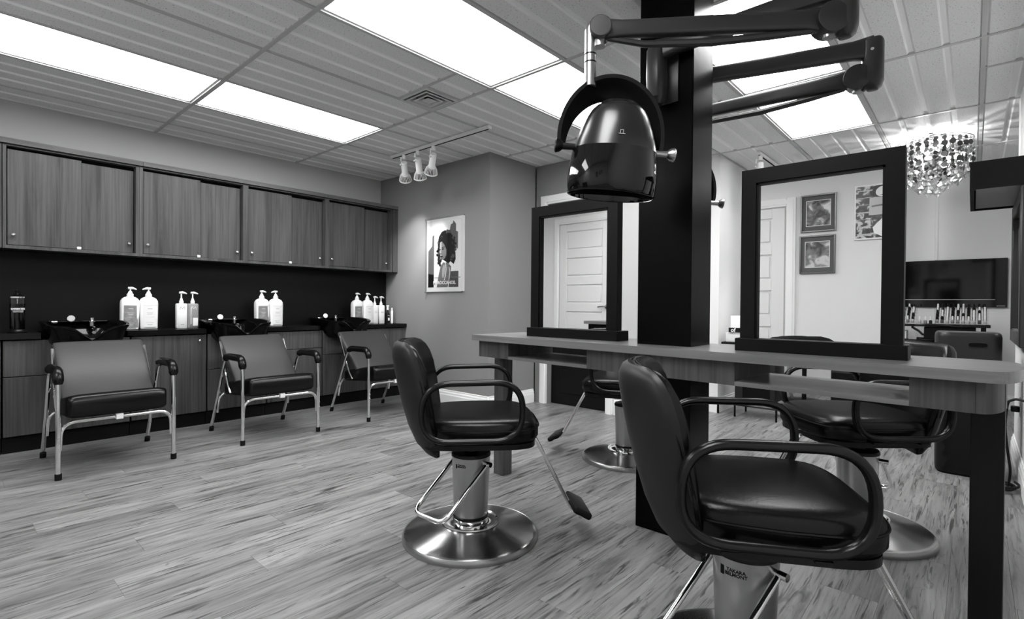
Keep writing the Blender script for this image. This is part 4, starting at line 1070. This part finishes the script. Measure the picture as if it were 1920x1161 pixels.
# ------------------------------------------------------------------ back of the room: television, nail table
t = thing('television', 'black flat screen television on the far pale wall', 'television', (-.20, 7.145, 1.27))
obj('screen_housing', box(NB(), -.45, .452, 0, .035, -.25, .25, 0, .004, 1), M['gloss'], t)
obj('screen', box(NB(), -.44, .36, -.002, .001, -.165, .235), M['screen'], t)
obj('lower_bezel_line', box(NB(), -.44, .36, -.005, 0, -.173, -.166), M['steel2'], t)
obj('badge', box(NB(), .375, .435, -.003, 0, -.237, -.231), M['nickel'], t)
tag(obj('cable_cover', box(NB(), -.318, -.292, 7.165, 7.18, 1.525, ZC, 0, .003, 1), M['wall_light']), 'pale vertical cable cover running from ceiling to television', 'cable cover')
t = thing('nail_table', 'glossy black two shelf table below the television', 'table', (-.34, 6.62, 0))
obj('table_top', box(NB(), -.52, .46, -.19, .19, .828, .856, 0, .004), M['gloss'], t)
obj('shelf', box(NB(), -.50, .43, -.17, .17, .675, .70, 0, .003, 1), M['gloss'], t)
for sx in (-.49, .395):
    for sy in (-.17, .14): obj('leg', box(NB(), sx, sx+.035, sy, sy+.035, 0, .828), M['gloss'], t)
dw = obj('drawer', box(NB(), -.02, .36, -.16, .14, .705, .825, 0, .003, 1), M['frame'], t)
bm = NB(); tube(bm, [(.17, -.16, .765), (.17, -.175, .765), (.17, -.178, .765), (.17, -.184, .765)], [.008, .008, .020, .014], 16); obj('knob', bm, M['nickel'], dw)
obj('end_panel', box(NB(), .405, .42, -.135, .14, .705, .825), M['chrome'], t)
tag(obj('file_box', box(NB(), -.70, -.50, 6.52, 6.72, .70, .78, 0, .004), M['whitep']), 'white box on the shelf of the nail table', 'box')
t = thing('lamp_tray', 'dark scoop shaped hand rest on the shelf of the nail table', 'hand rest', (-.36, 6.56, .70))
bm = NB(); rings = []
for k in range(9):
    u = k/8; xx = -.10+.22*u; z = .012+.10*(1-u)**2*(1 if k < 3 else .55)+.02*u
    rings.append([(xx, y*.08, z+q) for y, q in ((-1, .0), (1, .0), (1, .014), (-1, .014))])
obj('rest_body', loft(NB(), rings), M['blackp'], t); bm.free(); obj('rest_foot', box(NB(), -.06, .08, -.05, .05, 0, .016), M['blackp'], t)
# acrylic steps and polish bottles
ORD = ['first', 'second', 'third', 'fourth', 'fifth', 'sixth', 'seventh', 'eighth', 'ninth', 'tenth']
def rack(name, x0, x1, label):
    t = thing(name, label, 'rack', ((x0+x1)/2, 6.62, .856)); w = (x1-x0)/2; bm = NB()
    for k in range(5): box(bm, -w, w, -.115+.045*k, -.115+.045*(k+1)-.001, .0005+.030*k, .006+.030*k); box(bm, -w, w, -.116+.045*k, -.113+.045*k, .006+.030*k, .022+.030*k)
    for s in (-w, w-.004): box(bm, s, s+.004, -.115, .11, .0, .16)
    obj('stepped_shelf', bm, M['acrylic'], t)
rack('polish_rack', -.285, .105, 'clear stepped acrylic rack of nail polish at the right of the nail table')
rack('polish_rack', -.70, -.425, 'clear stepped acrylic rack of nail polish at the left of the nail table')
body_me = [mesh('bottle_body', lathe(NB(), [(.012, 0), (.0135, .002), (.0135, .028), (.008, .034), (.006, .036)], 12), POL[k]) for k in range(4)]
cap_w = mesh('cap', lathe(NB(), [(.0075, .035), (.0085, .037), (.0065, .070), (.0, .071)], 10), M['whitep'])
cap_b = mesh('cap', lathe(NB(), [(.0075, .035), (.0085, .037), (.0065, .070), (.0, .071)], 10), M['blackp'])
def polish(x, y, z, white, pc, label, group):
    t = thing('nail_polish', label, 'nail polish', (x, y, z), 0, group)
    obj('bottle_body', body_me[pc], None, t); obj('cap', cap_w if white else cap_b, None, t)
WH = [{4, 5, 6, 7, 8, 9, 10, 3}, {2, 3, 8, 9, 10}, {2, 3, 6, 8, 10}, {1, 3, 5, 6, 9, 10}, {1, 5, 6}]
RW = ['front', 'second', 'third', 'fourth', 'top']
for k in range(5):
    for c_ in range(10):
        wh = (c_+1) in WH[k]
        polish(-.265+.0385*c_, 6.62-.090+.045*k, .8625+.030*k, wh, rnd.choice((0, 0, 1, 2)) if k == 0 else rnd.choice((1, 2, 3, 3)), '%s capped nail polish, %s from left on the %s step of the right rack' % ('white' if wh else 'black', ORD[c_], RW[k]), 'polish bottles on the right rack')
    for c_ in range(7):
        wh = rnd.random() < .28
        polish(-.685+.0385*c_, 6.62-.090+.045*k, .8625+.030*k, wh, rnd.choice((0, 1, 2, 3)), '%s capped nail polish, %s from left on the %s step of the left rack' % ('white' if wh else 'black', ORD[c_], RW[k]), 'polish bottles on the left rack')
for k, xx in enumerate((-.397, -.352, -.312)):
    polish(xx, 6.50, .856, True, (0, 1, 3)[k], 'loose white capped nail polish between the racks, %s of three' % ('leftmost', 'middle one', 'rightmost')[k], 'loose polish bottles between the racks')

# ------------------------------------------------------------------ hamper bin
t = thing('hamper_bin', 'tall charcoal plastic hamper with handle slot and woven sides right of the table', 'bin', (-.028, 4.25, 0), R(4))
def rr_ring(w, d, p, z, n=64): return [(a, b, z) for a, b in superell(w, d, p, n)]
rings = [rr_ring(.138, .138, 5, 0), rr_ring(.146, .146, 5, .012), rr_ring(.150, .150, 5.5, .60)]
obj('woven_body', loft(NB(), rings), M['weave'], t, angle=30)
bm = NB()
for k in range(64):     # slanted weave ribs on the front and the visible side
    for s in (-1, 1):
        x0 = -.20 + k*.40/64
        p = []
        for m_ in range(7):
            z = .03+m_*.09; xx = x0+s*(m_-3)*.05
            if abs(xx) < .128: p.append((xx, -.1455-.006*z, z))
        if len(p) > 1: tube(bm, p, .0016, 4)
o = obj('weave_ribs', bm, M['weave'], t, angle=0); o['kind'] = 'stuff'
bm = NB(); loft(bm, [rr_ring(.153, .153, 5.5, .60), rr_ring(.153, .153, 5.5, .835), rr_ring(.150, .150, 5.5, .852), rr_ring(.142, .142, 5.5, .862), rr_ring(.05, .05, 4, .864)])
obj('lid_collar', bm, M['bin'], t, angle=45)
bm = NB(); slot = [(x, z) for x, z in superell(.042, .012, 4, 28)]
a = [bm.verts.new((x+.04, -.1545, z+.79)) for x, z in slot]; bm.faces.new(a); obj('handle_slot', bm, M['gap'], t)
bm = NB(); tube(bm, [(x*1.03+.04, -.1545, z*1.12+.79) for x, z in slot], .002, 6, closed=True); obj('slot_rim', bm, M['bin'], t)

# ------------------------------------------------------------------ right wall: mirror with canopy, cord
t = thing('wall_mirror', 'black framed mirror hung on the right wall below the dark canopy', 'mirror', (.22, 4.45, 1.24))
bm = NB(); h, w = .45, .46; st = .085
for a in ((-w, -w+st, -h, h), (w-st, w, -h, h), (-w+st, w-st, -h, -h+st), (-w+st, w-st, h-st, h)): box(bm, -.032, 0, a[0], a[1], a[2], a[3], 0, .006, 1)
obj('mirror_frame', bm, M['wframe'], t); obj('mirror_glass', box(NB(), -.014, -.010, -w+st-.004, w-st+.004, -h+st-.004, h-st+.004), M['mirror'], t)
t = thing('canopy', 'dark box canopy jutting from the right wall at the upper right corner', 'canopy', (.22, 4.45, 1.695))
bm = NB(); box(bm, -.245, 0, -.45, -.432, 0, .158); box(bm, -.245, 0, .432, .45, 0, .158); box(bm, -.245, -.225, -.432, .432, 0, .158); box(bm, -.225, 0, -.432, .432, .14, .158)
obj('canopy_box', bm, M['frame'], t); obj('soffit_panel', box(NB(), -.218, -.006, -.425, .425, .012, .022), M['soffit'], t)
t = thing('power_cord', 'black power cord drooping from an outlet and coiled on the floor by right wall', 'cord', (.20, 4.0, 0))
bm = NB(); pts = [Vector(p) for p in ((.01, -.45, .55), (-.03, -.30, .545), (-.055, -.1, .50), (-.06, -.06, .42), (-.062, -.03, .34), (-.05, -.03, .22), (-.035, -.02, .10), (-.045, -.02, .02))]
path = fillet(pts, .08, 5)
for k in range(40): a = k*.5; r_ = .05+.02*math.sin(k*.37); path.append(Vector((-.07+r_*math.cos(a)*1.0, -.02+r_*math.sin(a)*1.6, .009+.0006*k)))
tube(bm, path, .0065, 7); obj('cable', bm, M['rubber'], t)
t = thing('wall_outlet', 'pale outlet plate with black plug low on the right wall', 'outlet', (.22, 4.35, .42))
obj('cover_plate', box(NB(), -.006, 0, -.04, .04, -.06, .06, 0, .002, 1), M['white'], t)
obj('plug', box(NB(), -.045, -.006, -.02, .02, -.035, .0, 0, .006), M['blackp'], t)

# ------------------------------------------------------------------ furniture behind the styling table
t = thing('salon_trolley', 'dark grey salon trolley on thin legs behind the table near the baseboard', 'trolley', (-1.455, 5.04, 0))
obj('body', box(NB(), -.17, .17, -.15, .15, .16, .66, 0, .006), M['bin'], t)
obj('front_recess', box(NB(), -.10, .13, -.154, -.149, .18, .60), M['gap'], t)
obj('tray_top', box(NB(), -.29, .19, -.17, .17, .66, .68, 0, .004), M['frame'], t)
bm = NB(); tube(bm, [(-.17, -.16, .11), (.19, -.16, .11), (.19, .16, .11), (-.17, .16, .11)], .008, 6, closed=True); obj('foot_rail', bm, M['frame'], t)
for sx in (-.165, .185):
    for sy in (-.155, .155): bm = NB(); cyl(bm, (sx, sy, 0), (sx, sy, .17), .009, 8); obj('leg', bm, M['frame'], t)
t = thing('towel_dispenser', 'white box dispenser with black lettered card left of the right mirror', 'dispenser', (-1.62, 5.03, .68))
obj('box', box(NB(), -.07, .16, -.08, .08, 0, .24, 0, .004), M['whitep'], t); obj('base_tray', box(NB(), -.10, .17, -.11, .11, 0, .085, 0, .003), M['lab_white'], t)
cd = obj('card', box(NB(), -.07, .09, -.125, -.111, .088, .132), M['inkd'], t)
b2 = text_bm('of', .052, .0004, bold=.001); xf(b2, Matrix.Translation((-.030, -.1258, .110)) @ Matrix.Rotation(R(90), 4, 'X')); obj('lettering', b2, M['pap_white'], cd, angle=0)
t = thing('rolling_stool', 'black round stool on a dark disc base behind the far chair seat', 'stool', (-1.33, 6.15, 0))
obj('base', lathe(NB(), [(.0, 0), (.21, 0), (.215, .012), (.19, .024), (.04, .04), (.0, .04)], 36), M['blackp'], t)
bm = NB(); cyl(bm, (0, 0, .035), (0, 0, .46), .022, 14); obj('column', bm, M['blackp'], t)
obj('seat', lathe(NB(), [(.0, .45), (.16, .45), (.18, .47), (.18, .50), (.16, .525), (.0, .535)], 32), M['leather'], t)
bm = NB(); tube(bm, fillet([(-.13, -.05, .46), (-.15, -.06, .20), (-.10, -.04, .03)], .08), .016, 10); obj('brace', bm, M['steel2'], t)
t = thing('low_cabinet', 'low dark cabinet on the floor behind the far chair', 'cabinet', (-.80, 5.75, 0))
obj('carcass', box(NB(), -.19, .19, -.15, .15, .02, .42, 0, .004), M['bin'], t); obj('door', box(NB(), -.18, .18, -.158, -.15, .04, .40, 0, .003, 1), M['frame'], t)
bm = NB(); cyl(bm, (.14, -.158, .30), (.14, -.18, .30), .008, 10); obj('knob', bm, M['nickel'], t)
